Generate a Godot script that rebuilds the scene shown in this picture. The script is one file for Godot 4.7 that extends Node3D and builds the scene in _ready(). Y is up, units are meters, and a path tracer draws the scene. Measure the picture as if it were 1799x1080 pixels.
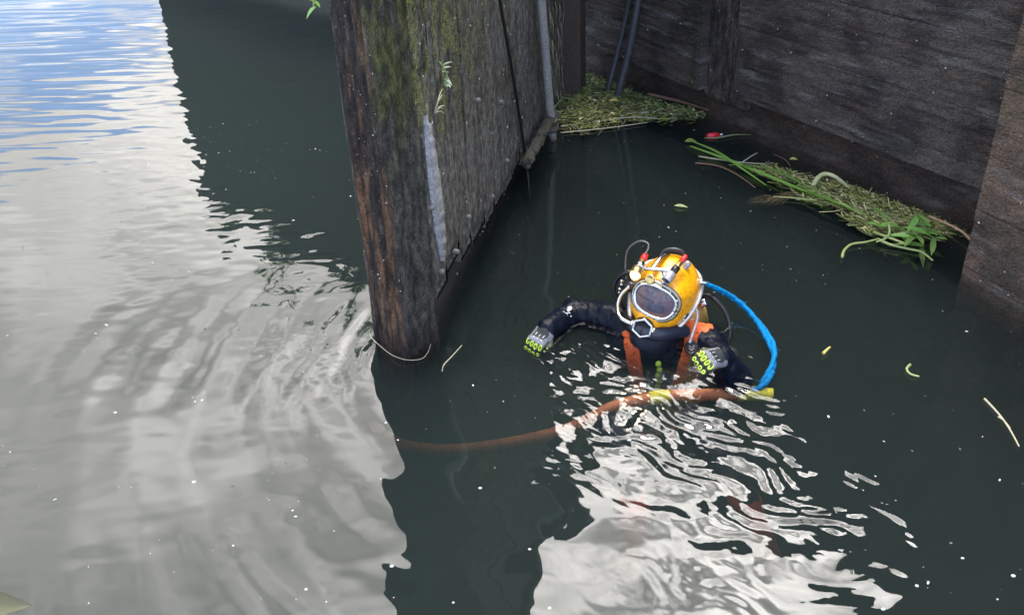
extends Node3D

const H := 2.3
const DIVER := Vector3(0.62, 0.0, -3.38)
var rng := RandomNumberGenerator.new()
var names := {}
var grain_tex: ImageTexture
var grain_bump: ImageTexture
var speck_tex: ImageTexture
var speck_bump: ImageTexture
var grime_tex: ImageTexture
var M := {}
var n1 := FastNoiseLite.new()
var n2 := FastNoiseLite.new()
var n3 := FastNoiseLite.new()

# ---------------------------------------------------------------- helpers
func numbered(called: String) -> String:
	var k: int = names.get(called, 0)
	names[called] = k + 1
	return called if k == 0 else "%s_%03d" % [called, k]

func tag(o: Node, label: String, category: String, group := "") -> void:
	o.set_meta("label", label)
	o.set_meta("category", category)
	if group:
		o.set_meta("group", group)

func thing(called: String, at: Vector3, label: String, category: String, group := "") -> Node3D:
	var o := Node3D.new()
	o.name = numbered(called)
	o.position = at
	add_child(o, true)
	tag(o, label, category, group)
	return o

func put(called: String, mesh: Mesh, mat: Material, parent: Node = null, at := Vector3.ZERO) -> MeshInstance3D:
	var o := MeshInstance3D.new()
	o.mesh = mesh
	if mat:
		o.material_override = mat
	o.position = at
	if parent == null:
		o.name = numbered(called)
		add_child(o, true)
	else:
		o.name = called
		parent.add_child(o, true)
	return o

func structure(called: String, mesh: Mesh, mat: Material) -> MeshInstance3D:
	var o := put(called, mesh, mat)
	o.set_meta("kind", "structure")
	return o

func stuff(called: String, mesh: Mesh, mat: Material, xf: Array, cols: Array, parent: Node) -> MultiMeshInstance3D:
	var mm := MultiMesh.new()
	mm.transform_format = MultiMesh.TRANSFORM_3D
	mm.use_colors = true
	mm.mesh = mesh
	mm.instance_count = xf.size()
	for i in xf.size():
		mm.set_instance_transform(i, xf[i])
		mm.set_instance_color(i, cols[i])
	var o := MultiMeshInstance3D.new()
	o.multimesh = mm
	o.material_override = mat
	o.name = called
	parent.add_child(o, true)
	o.set_meta("kind", "stuff")
	return o

func lin(r: float, g: float, b: float) -> Color:
	return Color(r, g, b).linear_to_srgb()

func mat(c: Color, rough := 0.7, metal := 0.0, spec := 0.5) -> StandardMaterial3D:
	var m := StandardMaterial3D.new()
	m.albedo_color = c
	m.roughness = rough
	m.metallic = metal
	m.metallic_specular = spec
	return m

func vmat(rough := 0.8, tex: Texture2D = null, bump: Texture2D = null, bscale := 0.5, uvs := Vector3.ONE) -> StandardMaterial3D:
	var m := mat(Color.WHITE, rough, 0.0, 0.35)
	m.vertex_color_use_as_albedo = true
	if tex:
		m.albedo_texture = tex
	if bump:
		m.heightmap_enabled = true
		m.heightmap_texture = bump
		m.heightmap_scale = bscale
	m.uv1_scale = uvs
	return m

func new_st() -> SurfaceTool:
	var st := SurfaceTool.new()
	st.begin(Mesh.PRIMITIVE_TRIANGLES)
	return st

func done(st: SurfaceTool) -> ArrayMesh:
	st.generate_normals()
	return st.commit()

func tri(st: SurfaceTool, a: Vector3, b: Vector3, c: Vector3) -> void:
	st.add_vertex(a); st.add_vertex(b); st.add_vertex(c)

func quad(st: SurfaceTool, a: Vector3, b: Vector3, c: Vector3, d: Vector3) -> void:
	tri(st, a, b, c); tri(st, a, c, d)

func smooth_pts(p: Array, per := 6) -> PackedVector3Array:
	var out := PackedVector3Array()
	for i in p.size() - 1:
		var a: Vector3 = p[maxi(i - 1, 0)]
		var b: Vector3 = p[i]
		var c: Vector3 = p[i + 1]
		var d: Vector3 = p[mini(i + 2, p.size() - 1)]
		for k in per:
			out.append(b.cubic_interpolate(c, a, d, k / float(per)))
	out.append(p[-1])
	return out

func tube(st: SurfaceTool, pts: PackedVector3Array, r0: float, r1 := -1.0, sides := 8, flat := 1.0, flat_up := Vector3.UP) -> void:
	if r1 < 0.0:
		r1 = r0
	var n := pts.size()
	var t0 := (pts[1] - pts[0]).normalized()
	var side := t0.cross(flat_up)
	if side.length() < 0.05:
		side = t0.cross(Vector3(1, 0, 0.3))
	side = side.normalized()
	var rings := []
	for i in n:
		var t := (pts[mini(i + 1, n - 1)] - pts[maxi(i - 1, 0)]).normalized()
		side = (side - t * side.dot(t)).normalized()
		var up := side.cross(t)
		var r := lerpf(r0, r1, i / float(n - 1))
		var ring := PackedVector3Array()
		for k in sides:
			var a := TAU * k / sides
			ring.append(pts[i] + side * cos(a) * r + up * sin(a) * r * flat)
		rings.append(ring)
	for i in n - 1:
		for k in sides:
			var k2 := (k + 1) % sides
			quad(st, rings[i][k], rings[i + 1][k], rings[i + 1][k2], rings[i][k2])
	for k in sides:
		tri(st, pts[0], rings[0][k], rings[0][(k + 1) % sides])
		tri(st, pts[n - 1], rings[n - 1][(k + 1) % sides], rings[n - 1][k])

func tube_mesh(p: Array, r0: float, r1 := -1.0, sides := 8, per := 6, flat := 1.0) -> ArrayMesh:
	var st := new_st()
	tube(st, smooth_pts(p, per), r0, r1, sides, flat)
	return done(st)

# profile of (radius, height) turned about an axis
func lathe(st: SurfaceTool, prof: Array, xf: Transform3D, sides := 20) -> void:
	for i in prof.size() - 1:
		var a: Vector2 = prof[i]
		var b: Vector2 = prof[i + 1]
		for k in sides:
			var p := TAU * k / sides
			var q := TAU * (k + 1) / sides
			var A := xf * Vector3(cos(p) * a.x, a.y, sin(p) * a.x)
			var B := xf * Vector3(cos(q) * a.x, a.y, sin(q) * a.x)
			var C := xf * Vector3(cos(q) * b.x, b.y, sin(q) * b.x)
			var D := xf * Vector3(cos(p) * b.x, b.y, sin(p) * b.x)
			if a.x > 0.0:
				tri(st, A, B, C)
			if b.x > 0.0:
				tri(st, A, C, D)

func along(at: Vector3, y: Vector3) -> Transform3D:
	y = y.normalized()
	var x := y.cross(Vector3(0.31, 0.2, 0.93)).normalized()
	return Transform3D(Basis(x, y, x.cross(y)), at)

func ball(st: SurfaceTool, at: Vector3, r: Vector3, basis := Basis.IDENTITY, sides := 12, rings := 7) -> void:
	var prof := []
	for i in rings + 1:
		var a := PI * i / rings
		prof.append(Vector2(sin(a) if i > 0 and i < rings else 0.0, -cos(a)))
	lathe(st, prof, Transform3D(basis * Basis.from_scale(r), at), sides)

# box with chamfered edges
func box(st: SurfaceTool, xf: Transform3D, size: Vector3, b := 0.006) -> void:
	st.set_smooth_group(-1)
	var h := size / 2.0
	var faces := [[0, 1, 2], [1, 2, 0], [2, 0, 1]]
	for f in faces:
		for s in [-1.0, 1.0]:
			var q := []
			for e in [[-1, -1], [1, -1], [1, 1], [-1, 1]]:
				var v := Vector3()
				v[f[0]] = h[f[0]] * s
				v[f[1]] = (h[f[1]] - b) * e[0]
				v[f[2]] = (h[f[2]] - b) * e[1]
				q.append(xf * v)
			if s < 0:
				quad(st, q[0], q[1], q[2], q[3])
			else:
				quad(st, q[3], q[2], q[1], q[0])
	# chamfers along each axis
	for f in faces:
		for s in [-1.0, 1.0]:
			for t in [-1.0, 1.0]:
				var q := []
				for e in [[-1, 0], [1, 0], [1, 1], [-1, 1]]:
					var v := Vector3()
					v[f[0]] = (h[f[0]] - b) * e[0]
					v[f[1]] = s * (h[f[1]] - (b if e[1] == 1 else 0.0))
					v[f[2]] = t * (h[f[2]] - (0.0 if e[1] == 1 else b))
					q.append(xf * v)
				if s * t > 0:
					quad(st, q[3], q[2], q[1], q[0])
				else:
					quad(st, q[0], q[1], q[2], q[3])
	for sx in [-1.0, 1.0]:
		for sy in [-1.0, 1.0]:
			for sz in [-1.0, 1.0]:
				var a := xf * Vector3(sx * h.x, sy * (h.y - b), sz * (h.z - b))
				var c := xf * Vector3(sx * (h.x - b), sy * h.y, sz * (h.z - b))
				var d := xf * Vector3(sx * (h.x - b), sy * (h.y - b), sz * h.z)
				if sx * sy * sz > 0:
					tri(st, a, d, c)
				else:
					tri(st, a, c, d)
	st.set_smooth_group(0)

func box_mesh(size: Vector3, b := 0.006) -> ArrayMesh:
	var st := new_st()
	box(st, Transform3D.IDENTITY, size, b)
	return done(st)

# a slab: front face on a grid, pushed in and out by dfn(s, h), coloured by cfn(s, h, d)
# o: origin, us: along s, n: outward; h is up
func slab(o: Vector3, us: Vector3, n: Vector3, s0: float, s1: float, h0: float, h1: float, thick: float, ds: float, dh: float, bev: float, dfn: Callable, cfn: Callable, uvscale := Vector2.ONE, uvoff := Vector2.ZERO) -> ArrayMesh:
	var ss := [s0, s0, s0 + bev * 0.35, s0 + bev]
	var zs := [-thick, -bev, -bev * 0.35, 0.0]
	var k := maxi(1, int(round((s1 - s0 - 2.0 * bev) / ds)))
	for i in range(1, k):
		ss.append(lerpf(s0 + bev, s1 - bev, i / float(k)))
		zs.append(0.0)
	ss.append_array([s1 - bev, s1 - bev * 0.35, s1, s1])
	zs.append_array([0.0, -bev * 0.35, -bev, -thick])
	var hs := [h0, h0 + 0.0001, h0 + bev]
	var hz := [-1.0, -bev, 0.0]
	k = maxi(1, int(round((h1 - h0 - 2.0 * bev) / dh)))
	for i in range(1, k):
		hs.append(lerpf(h0 + bev, h1 - bev, i / float(k)))
		hz.append(0.0)
	hs.append_array([h1 - bev, h1 - 0.0001, h1])
	hz.append_array([0.0, -bev, -1.0])
	var V := PackedVector3Array()
	var C := PackedColorArray()
	var U := PackedVector2Array()
	var w := ss.size()
	for j in hs.size():
		for i in w:
			var d := 0.0
			var z: float = minf(zs[i], 0.0)
			if hz[j] == -1.0:
				z = -thick
			else:
				z = minf(z, hz[j])
			if z > -bev * 0.5:
				d = dfn.call(ss[i], hs[j])
				z += d
			V.append(o + us * ss[i] + Vector3.UP * hs[j] + n * z)
			C.append(cfn.call(ss[i], hs[j], d))
			U.append(Vector2((ss[i] + zs[i]) * uvscale.x, hs[j] * uvscale.y) + uvoff)
	var I := PackedInt32Array()
	var flip := us.cross(Vector3.UP).dot(n) < 0.0
	for j in hs.size() - 1:
		for i in w - 1:
			var a := j * w + i
			var q := [a, a + w, a + w + 1, a, a + w + 1, a + 1]
			if flip:
				q.reverse()
			I.append_array(PackedInt32Array(q))
	return indexed(V, C, U, I)

func indexed(V: PackedVector3Array, C: PackedColorArray, U: PackedVector2Array, I: PackedInt32Array) -> ArrayMesh:
	var N := PackedVector3Array()
	N.resize(V.size())
	for t in range(0, I.size(), 3):
		var a := I[t]
		var b := I[t + 1]
		var c := I[t + 2]
		var nn := (V[c] - V[a]).cross(V[b] - V[a])
		N[a] += nn
		N[b] += nn
		N[c] += nn
	for i in N.size():
		N[i] = N[i].normalized() if N[i].length_squared() > 0.0 else Vector3.UP
	var arr := []
	arr.resize(Mesh.ARRAY_MAX)
	arr[Mesh.ARRAY_VERTEX] = V
	arr[Mesh.ARRAY_NORMAL] = N
	if C.size():
		arr[Mesh.ARRAY_COLOR] = C
	if U.size():
		arr[Mesh.ARRAY_TEX_UV] = U
	arr[Mesh.ARRAY_INDEX] = I
	var m := ArrayMesh.new()
	m.add_surface_from_arrays(Mesh.PRIMITIVE_TRIANGLES, arr)
	return m

# surface nets of a signed distance field; cfn(p) gives the vertex colour
func nets(sdf: Callable, lo: Vector3, hi: Vector3, cell: float, cfn = null) -> ArrayMesh:
	var B := 6
	var nx := (int((hi.x - lo.x) / cell / B) + 1) * B
	var ny := (int((hi.y - lo.y) / cell / B) + 1) * B
	var nz := (int((hi.z - lo.z) / cell / B) + 1) * B
	var px := nx + 1
	var pxy := (nx + 1) * (ny + 1)
	var D := PackedFloat32Array()
	D.resize(pxy * (nz + 1))
	D.fill(1e3)
	var reach := cell * B * 0.5 * 1.75 * 1.25
	var blocks := []
	for bz in range(0, nz, B):
		for by in range(0, ny, B):
			for bx in range(0, nx, B):
				var c := lo + Vector3(bx + B * 0.5, by + B * 0.5, bz + B * 0.5) * cell
				var v: float = sdf.call(c)
				if absf(v) > reach:
					if v < 0.0:
						for z in range(bz, bz + B + 1):
							for y in range(by, by + B + 1):
								for x in range(bx, bx + B + 1):
									var q := x + y * px + z * pxy
									if D[q] > 999.0:
										D[q] = -1.0
				else:
					blocks.append(Vector3i(bx, by, bz))
	for b in blocks:
		for z in range(b.z, b.z + B + 1):
			for y in range(b.y, b.y + B + 1):
				for x in range(b.x, b.x + B + 1):
					var q: int = x + y * px + z * pxy
					if D[q] > 999.0 or D[q] == -1.0:
						D[q] = sdf.call(lo + Vector3(x, y, z) * cell)
	var offs := [0, 1, px, px + 1, pxy, pxy + 1, pxy + px, pxy + px + 1]
	var edges := [[0, 1], [2, 3], [4, 5], [6, 7], [0, 2], [1, 3], [4, 6], [5, 7], [0, 4], [1, 5], [2, 6], [3, 7]]
	var corner := [Vector3(0, 0, 0), Vector3(1, 0, 0), Vector3(0, 1, 0), Vector3(1, 1, 0), Vector3(0, 0, 1), Vector3(1, 0, 1), Vector3(0, 1, 1), Vector3(1, 1, 1)]
	var id := {}
	var V := PackedVector3Array()
	var N := PackedVector3Array()
	var C := PackedColorArray()
	for b in blocks:
		for z in range(b.z, b.z + B):
			for y in range(b.y, b.y + B):
				for x in range(b.x, b.x + B):
					var q: int = x + y * px + z * pxy
					var v := [0, 0, 0, 0, 0, 0, 0, 0]
					var inside := 0
					for k in 8:
						v[k] = D[q + offs[k]]
						if v[k] < 0.0:
							inside += 1
					if inside == 0 or inside == 8:
						continue
					var sum := Vector3.ZERO
					var cnt := 0
					for e in edges:
						var a: float = v[e[0]]
						var c: float = v[e[1]]
						if (a < 0.0) != (c < 0.0):
							sum += corner[e[0]].lerp(corner[e[1]], a / (a - c))
							cnt += 1
					var p := lo + (Vector3(x, y, z) + sum / cnt) * cell
					var g := Vector3(v[1] + v[3] + v[5] + v[7] - v[0] - v[2] - v[4] - v[6], v[2] + v[3] + v[6] + v[7] - v[0] - v[1] - v[4] - v[5], v[4] + v[5] + v[6] + v[7] - v[0] - v[1] - v[2] - v[3])
					id[q] = V.size()
					V.append(p)
					N.append(g.normalized())
					if cfn != null:
						C.append(cfn.call(p))
	var I := PackedInt32Array()
	var step := [1, px, pxy]
	for q in id:
		for ax in 3:
			var q2: int = q + step[ax]
			if (D[q] < 0.0) == (D[q2] < 0.0):
				continue
			var s1: int = step[(ax + 1) % 3]
			var s2: int = step[(ax + 2) % 3]
			if not (id.has(q - s1) and id.has(q - s2) and id.has(q - s1 - s2)):
				continue
			var a: int = id[q]
			var b: int = id[q - s1]
			var c: int = id[q - s1 - s2]
			var d: int = id[q - s2]
			if D[q] < 0.0:
				I.append_array(PackedInt32Array([a, c, b, a, d, c]))
			else:
				I.append_array(PackedInt32Array([a, b, c, a, c, d]))
	var arr := []
	arr.resize(Mesh.ARRAY_MAX)
	arr[Mesh.ARRAY_VERTEX] = V
	arr[Mesh.ARRAY_NORMAL] = N
	if C.size():
		arr[Mesh.ARRAY_COLOR] = C
	arr[Mesh.ARRAY_INDEX] = I
	var m := ArrayMesh.new()
	m.add_surface_from_arrays(Mesh.PRIMITIVE_TRIANGLES, arr)
	return m

func cap(p: Vector3, a: Vector3, b: Vector3, ra: float, rb: float) -> float:
	var ab := b - a
	var t := clampf((p - a).dot(ab) / ab.length_squared(), 0.0, 1.0)
	return (p - a - ab * t).length() - lerpf(ra, rb, t)

func smin(a: float, b: float, k: float) -> float:
	var h := maxf(k - absf(a - b), 0.0) / k
	return minf(a, b) - h * h * k * 0.25

func ell(p: Vector3, c: Vector3, r: Vector3) -> float:
	var q := (p - c) / r
	var k := q.length()
	return (k - 1.0) * minf(r.x, minf(r.y, r.z)) if k < 1.0 else k * (k - 1.0) / maxf((q / r).length(), 1e-6)

func rbox(p: Vector3, c: Vector3, h: Vector3, r: float) -> float:
	var q := (p - c).abs() - h + Vector3(r, r, r)
	return Vector3(maxf(q.x, 0), maxf(q.y, 0), maxf(q.z, 0)).length() + minf(maxf(q.x, maxf(q.y, q.z)), 0.0) - r

func textures() -> void:
	var f := FastNoiseLite.new()
	f.seed = 5
	f.noise_type = FastNoiseLite.TYPE_SIMPLEX_SMOOTH
	f.frequency = 0.02
	f.fractal_octaves = 5
	f.fractal_gain = 0.62
	var g := f.get_seamless_image(512, 512)
	f.seed = 9
	f.frequency = 0.11
	f.fractal_octaves = 3
	var s := f.get_seamless_image(512, 512)
	var im := Image.create(512, 512, false, Image.FORMAT_RGB8)
	var im2 := Image.create(512, 512, false, Image.FORMAT_RGB8)
	for y in 512:
		for x in 512:
			var a := g.get_pixel(x, y).r
			var b := s.get_pixel(x, y).r
			var c := clampf(0.5 + (a - 0.5) * 1.1 + (b - 0.5) * 1.0, 0.0, 1.0)
			im.set_pixel(x, y, Color(0.45 + 0.55 * c, 0.45 + 0.55 * c, 0.46 + 0.53 * c))
			c = clampf(0.5 + (a - 0.5) * 0.5 + (b - 0.5) * 1.5, 0.0, 1.0)
			im2.set_pixel(x, y, Color(0.62 + 0.38 * c, 0.62 + 0.38 * c, 0.62 + 0.38 * c))
	grain_tex = ImageTexture.create_from_image(im)
	speck_tex = ImageTexture.create_from_image(im2)
	grain_bump = grain_tex
	speck_bump = speck_tex
	var im3 := Image.create(256, 256, false, Image.FORMAT_RGB8)
	f.seed = 31
	f.frequency = 0.03
	f.fractal_octaves = 5
	f.fractal_gain = 0.65
	g = f.get_seamless_image(256, 256)
	for y in 256:
		for x in 256:
			var a := g.get_pixel(x, y).r
			var d := s.get_pixel(x * 2, y * 2).r
			var v := 1.0 - 0.28 * smoothstep(0.52, 0.85, a) - 0.30 * smoothstep(0.72, 0.9, d)
			im3.set_pixel(x, y, Color(v, v * 0.985, v * 0.96))
	grime_tex = ImageTexture.create_from_image(im3)
	n1.seed = 3
	n1.frequency = 1.0
	n1.fractal_octaves = 4
	n1.fractal_gain = 0.55
	n2.seed = 14
	n2.frequency = 1.0
	n2.fractal_octaves = 2
	n3.seed = 27
	n3.frequency = 1.0
	n3.fractal_type = FastNoiseLite.FRACTAL_NONE

# ---------------------------------------------------------------- sky
func sky_image() -> Image:
	var w := 768
	var h := 384
	var im := Image.create(w, h, false, Image.FORMAT_RGBF)
	var f := FastNoiseLite.new()
	f.seed = 21
	f.frequency = 0.9
	f.fractal_octaves = 5
	f.fractal_gain = 0.55
	f.domain_warp_enabled = true
	f.domain_warp_amplitude = 0.35
	f.domain_warp_frequency = 0.8
	var sun := Vector3(sin(deg_to_rad(SUN_AZ)) * cos(deg_to_rad(GLOW_EL)), sin(deg_to_rad(GLOW_EL)), -cos(deg_to_rad(SUN_AZ)) * cos(deg_to_rad(GLOW_EL)))
	var veil := Vector3(sin(deg_to_rad(13.0)) * cos(deg_to_rad(49.0)), sin(deg_to_rad(49.0)), -cos(deg_to_rad(13.0)) * cos(deg_to_rad(49.0)))
	for y in h:
		var el := PI * (0.5 - (y + 0.5) / h)
		for x in w:
			var az := TAU * (x + 0.5) / w
			var d := Vector3(sin(az) * cos(el), sin(el), -cos(az) * cos(el))
			if el < -0.03:
				im.set_pixel(x, y, Color(0.16, 0.17, 0.14))
				continue
			var yy := maxf(d.y, 0.0) + 0.16
			var p := Vector3(d.x / yy, d.z / yy, 0.4) * 1.15
			var a := f.get_noise_3dv(p)
			var b := f.get_noise_3dv(p * 2.3 + Vector3(7, 3, 1))
			var ang := rad_to_deg(d.angle_to(sun))
			var thr := lerpf(-0.85, 0.06, smoothstep(31.0, 56.0, ang))
			var cov := smoothstep(thr - 0.10, thr + 0.16, a)
			var blue := Color(0.13, 0.27, 0.62).lerp(Color(0.42, 0.58, 0.82), pow(1.0 - maxf(d.y, 0.0), 2.2))
			var glow := exp(-pow(ang / 25.0, 2.0))
			var wide := exp(-pow(ang / 38.0, 2.0))
			var core := exp(-pow(rad_to_deg(d.angle_to(veil)) / 7.5, 2.0))
			var br := (0.74 + 0.82 * wide * (1.0 + 0.5 * a) + 2.7 * glow * (1.0 + 1.5 * b) * (1.0 + 0.8 * a)) * (0.97 + 0.62 * a + 0.4 * b)
			br += 5.0 * core * smoothstep(-0.25, 0.35, b + 0.6 * a + 0.25)
			br *= lerpf(1.0, 1.12, smoothstep(0.6, 0.1, d.y))
			var cl := Color(1.0, 0.965, 0.925) * maxf(br, 0.25)
			var c := (blue * 1.25 * (1.0 + 0.5 * glow)).lerp(cl, cov)
			im.set_pixel(x, y, c)
	return im

const SUN_EL := 76.0
const GLOW_EL := 53.0
const SUN_AZ := 11.0

# ---------------------------------------------------------------- water
func wave(x: float, z: float) -> float:
	var y := 0.0
	# wind ripples, stronger in the open water far to the left
	var far := clampf((-z - 3.6) / 5.0, 0.0, 1.0)
	var leafx := -0.308 + (-3.452 - z) * 0.25
	var open := lerpf(1.0, smoothstep(-0.02, -0.6, x - leafx), smoothstep(-3.0, -3.8, z))
	y += (0.0007 + 0.0026 * far * open) * n2.get_noise_2d(x * 3.0, z * 6.0)
	y += 0.0019 * far * open * n3.get_noise_2d(x * 8.0 + 40.0, z * 14.0)
	y += 0.0032 * open * n2.get_noise_2d(x * 1.0 + z * 0.4 + 9.0, z * 1.2 - x * 0.3)
	# rings that run out from the diver
	var dx := x - 0.62
	var dz := z + 3.3
	var r := sqrt(dx * dx + dz * dz)
	if r > 0.3:
		var cx := dx / r
		var cz := dz / r
		var out := lerpf(0.35, 1.0, smoothstep(0.25, -0.45, x)) * lerpf(1.0, 0.25, smoothstep(-3.4, -4.1, z))
		var e := smoothstep(0.35, 0.9, r) * exp(-maxf(r - 1.0, 0.0) / 0.8) * out
		e *= 0.25 + 0.75 * smoothstep(-0.25, 0.45, n3.get_noise_3d(cx * 1.5, cz * 1.5, r * 0.8))
		var ph := 1.8 * n3.get_noise_3d(cx * 1.6 + 5.0, cz * 1.6, r * 1.1)
		y += 0.0068 * e * sin(r * TAU / 0.23 + ph)
		y += 0.0016 * e * n3.get_noise_3d(cx * 4.0, cz * 4.0 + 3.0, r * 13.0)
		var near := exp(-(pow((x + 0.78) / 0.30, 2.0) + pow((z + 3.38) / 0.34, 2.0)))
		y += 0.0013 * near * sin(r * TAU / 0.085 + 2.2 * n3.get_noise_3d(cx * 6.0, cz * 6.0, r * 2.0))
		y += 0.0003 * near * n3.get_noise_2d(x * 22.0 + z * 6.0, z * 30.0)
	# chop in front of the diver
	var ax := x - 0.60
	var az := z + 2.93
	var q := exp(-(ax * ax / 0.17 + az * az / 0.15))
	var bx := x - 0.98
	var bz := z + 2.28
	var q2 := exp(-(bx * bx / 0.10 + bz * bz / 0.06))
	var hx := x - 0.12
	var hz := z + 3.25
	var q3 := exp(-(hx * hx + hz * hz) / 0.018)
	var gx := x - 0.50
	var gz := z + 2.05
	var q4 := exp(-(gx * gx / 0.05 + gz * gz / 0.02))
	var q5 := exp(-(pow((x - 0.90) / 0.16, 2.0) + pow((z + 3.12) / 0.16, 2.0)))
	var k := q + 0.25 * q5 + 0.42 * q2 + 0.55 * q3 + 0.16 * q4
	if k > 0.01:
		var u := ax * 0.82 + az * 0.57
		var v := -ax * 0.57 + az * 0.82
		y += 0.0085 * k * n3.get_noise_2d(u * 4.0 + 3.0, v * 6.5)
		y += 0.0066 * k * n3.get_noise_2d(u * 8.0, v * 15.0 + 1.3 * n3.get_noise_2d(u * 3.0, v * 3.0))
		y += 0.0012 * k * n3.get_noise_2d(u * 22.0 + 11.0, v * 36.0)
	# broad swell before the diver
	var w := smoothstep(-3.4, -2.7, z) * smoothstep(-0.6, 0.3, x)
	y += 0.0026 * w * n3.get_noise_2d(x * 2.6 + 3.0, z * 3.4 + 8.0)
	return y

func axis(fine0: float, fine1: float, step: float, lo: float, hi: float) -> PackedFloat32Array:
	var out := PackedFloat32Array()
	var left := []
	var s := step
	var p := fine0
	while p > lo:
		s = minf(s * 1.22, 6.0)
		p -= s
		left.append(p)
	left.reverse()
	for v in left:
		out.append(v)
	p = fine0
	while p < fine1:
		out.append(p)
		p += step
	s = step
	while p < hi:
		out.append(p)
		s = minf(s * 1.22, 6.0)
		p += s
	out.append(hi)
	return out

func water_mesh() -> ArrayMesh:
	var xs := axis(-1.9, 1.75, 0.0095, -60.0, 60.0)
	var zs := PackedFloat32Array()
	var z := -60.0
	while z < -1.2:
		zs.append(z)
		z += clampf((-z - 2.4) * 0.0062 if z > -14.0 else -z * 0.02, 0.0085, 3.0)
	while z < 30.0:
		zs.append(z)
		z += clampf((z + 1.9) * 0.05, 0.012, 3.0)
	var nx := xs.size()
	var nz := zs.size()
	var V := PackedVector3Array()
	V.resize(nx * nz)
	for j in nz:
		for i in nx:
			V[j * nx + i] = Vector3(xs[i], wave(xs[i], zs[j]), zs[j])
	var N := PackedVector3Array()
	N.resize(nx * nz)
	for j in nz:
		for i in nx:
			var a := V[j * nx + maxi(i - 1, 0)]
			var b := V[j * nx + mini(i + 1, nx - 1)]
			var c := V[maxi(j - 1, 0) * nx + i]
			var d := V[mini(j + 1, nz - 1) * nx + i]
			N[j * nx + i] = Vector3(-(b.y - a.y) / (b.x - a.x), 1.0, -(d.y - c.y) / (d.z - c.z)).normalized()
	var I := PackedInt32Array()
	I.resize((nx - 1) * (nz - 1) * 6)
	var k := 0
	for j in nz - 1:
		for i in nx - 1:
			var a := j * nx + i
			I[k] = a; I[k + 1] = a + 1; I[k + 2] = a + nx + 1
			I[k + 3] = a; I[k + 4] = a + nx + 1; I[k + 5] = a + nx
			k += 6
	var arr := []
	arr.resize(Mesh.ARRAY_MAX)
	arr[Mesh.ARRAY_VERTEX] = V
	arr[Mesh.ARRAY_NORMAL] = N
	arr[Mesh.ARRAY_INDEX] = I
	var m := ArrayMesh.new()
	m.add_surface_from_arrays(Mesh.PRIMITIVE_TRIANGLES, arr)
	return m

# ---------------------------------------------------------------- timber
const LO := Vector3(-0.308, 0.0, -3.452)
const LU := Vector3(0.2431, 0.0, -0.97)
const LN := Vector3(0.97, 0.0, 0.2431)
const WO := Vector3(0.6, 0.0, -7.05)
const WU := Vector3(0.5177, 0.0, 0.8556)
const WN := Vector3(-0.8556, 0.0, 0.5177)

func leaf_at(s: float, h: float, off: float) -> Vector3:
	return LO + LU * s + LN * off + Vector3.UP * h

func wall_at(s: float, h: float, off: float) -> Vector3:
	return WO + WU * s + WN * off + Vector3.UP * h

func plank_bump(s: float, h: float, k: float) -> float:
	return 0.0035 * n1.get_noise_3d(s * 22.0, h * 2.6, k) + 0.004 * n2.get_noise_3d(s * 5.0, h * 1.4, k + 9.0) - 0.004 * smoothstep(0.35, 0.6, n3.get_noise_3d(s * 26.0, h * 1.7, k + 4.0))

func gate_color(s: float, h: float, d: float, k: float) -> Color:
	var streak := n1.get_noise_3d(s * 16.0, h * 1.6, 2.0)
	var blot := n1.get_noise_3d(s * 3.0, h * 2.2, 7.0)
	var fine := n3.get_noise_3d(s * 60.0, h * 22.0, 1.0)
	var c := Color(0.26, 0.248, 0.218).lerp(Color(0.145, 0.136, 0.12), smoothstep(-0.1, 0.5, streak))
	c = c.lerp(Color(0.23, 0.22, 0.20), smoothstep(0.15, 0.6, blot) * 0.7)
	c = c.lerp(Color(0.10, 0.085, 0.05), smoothstep(0.0, 0.5, -blot) * 0.6)
	var moss := smoothstep(0.75, 1.35, h + 0.35 * n1.get_noise_3d(s * 4.0, h * 1.5, 20.0)) * smoothstep(1.75, 0.5, s) * smoothstep(-0.35, 0.3, n1.get_noise_3d(s * 12.0, h * 5.0, 30.0))
	moss = maxf(moss, 0.6 * smoothstep(0.12, 0.4, n1.get_noise_3d(s * 7.0, h * 2.0, 44.0)) * smoothstep(0.1, 0.5, h))
	c = c.lerp(Color(0.115, 0.118, 0.035).lerp(Color(0.06, 0.075, 0.03), 0.5 + 0.5 * fine), moss * 0.5)
	c = c.lerp(Color(0.05, 0.047, 0.04), smoothstep(0.13, 0.0, h + 0.05 * streak) * 0.7)
	return c * (1.0 + 0.18 * fine) * (1.0 + 8.0 * d) * (1.0 + 0.10 * sin(k * 37.0))

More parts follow.
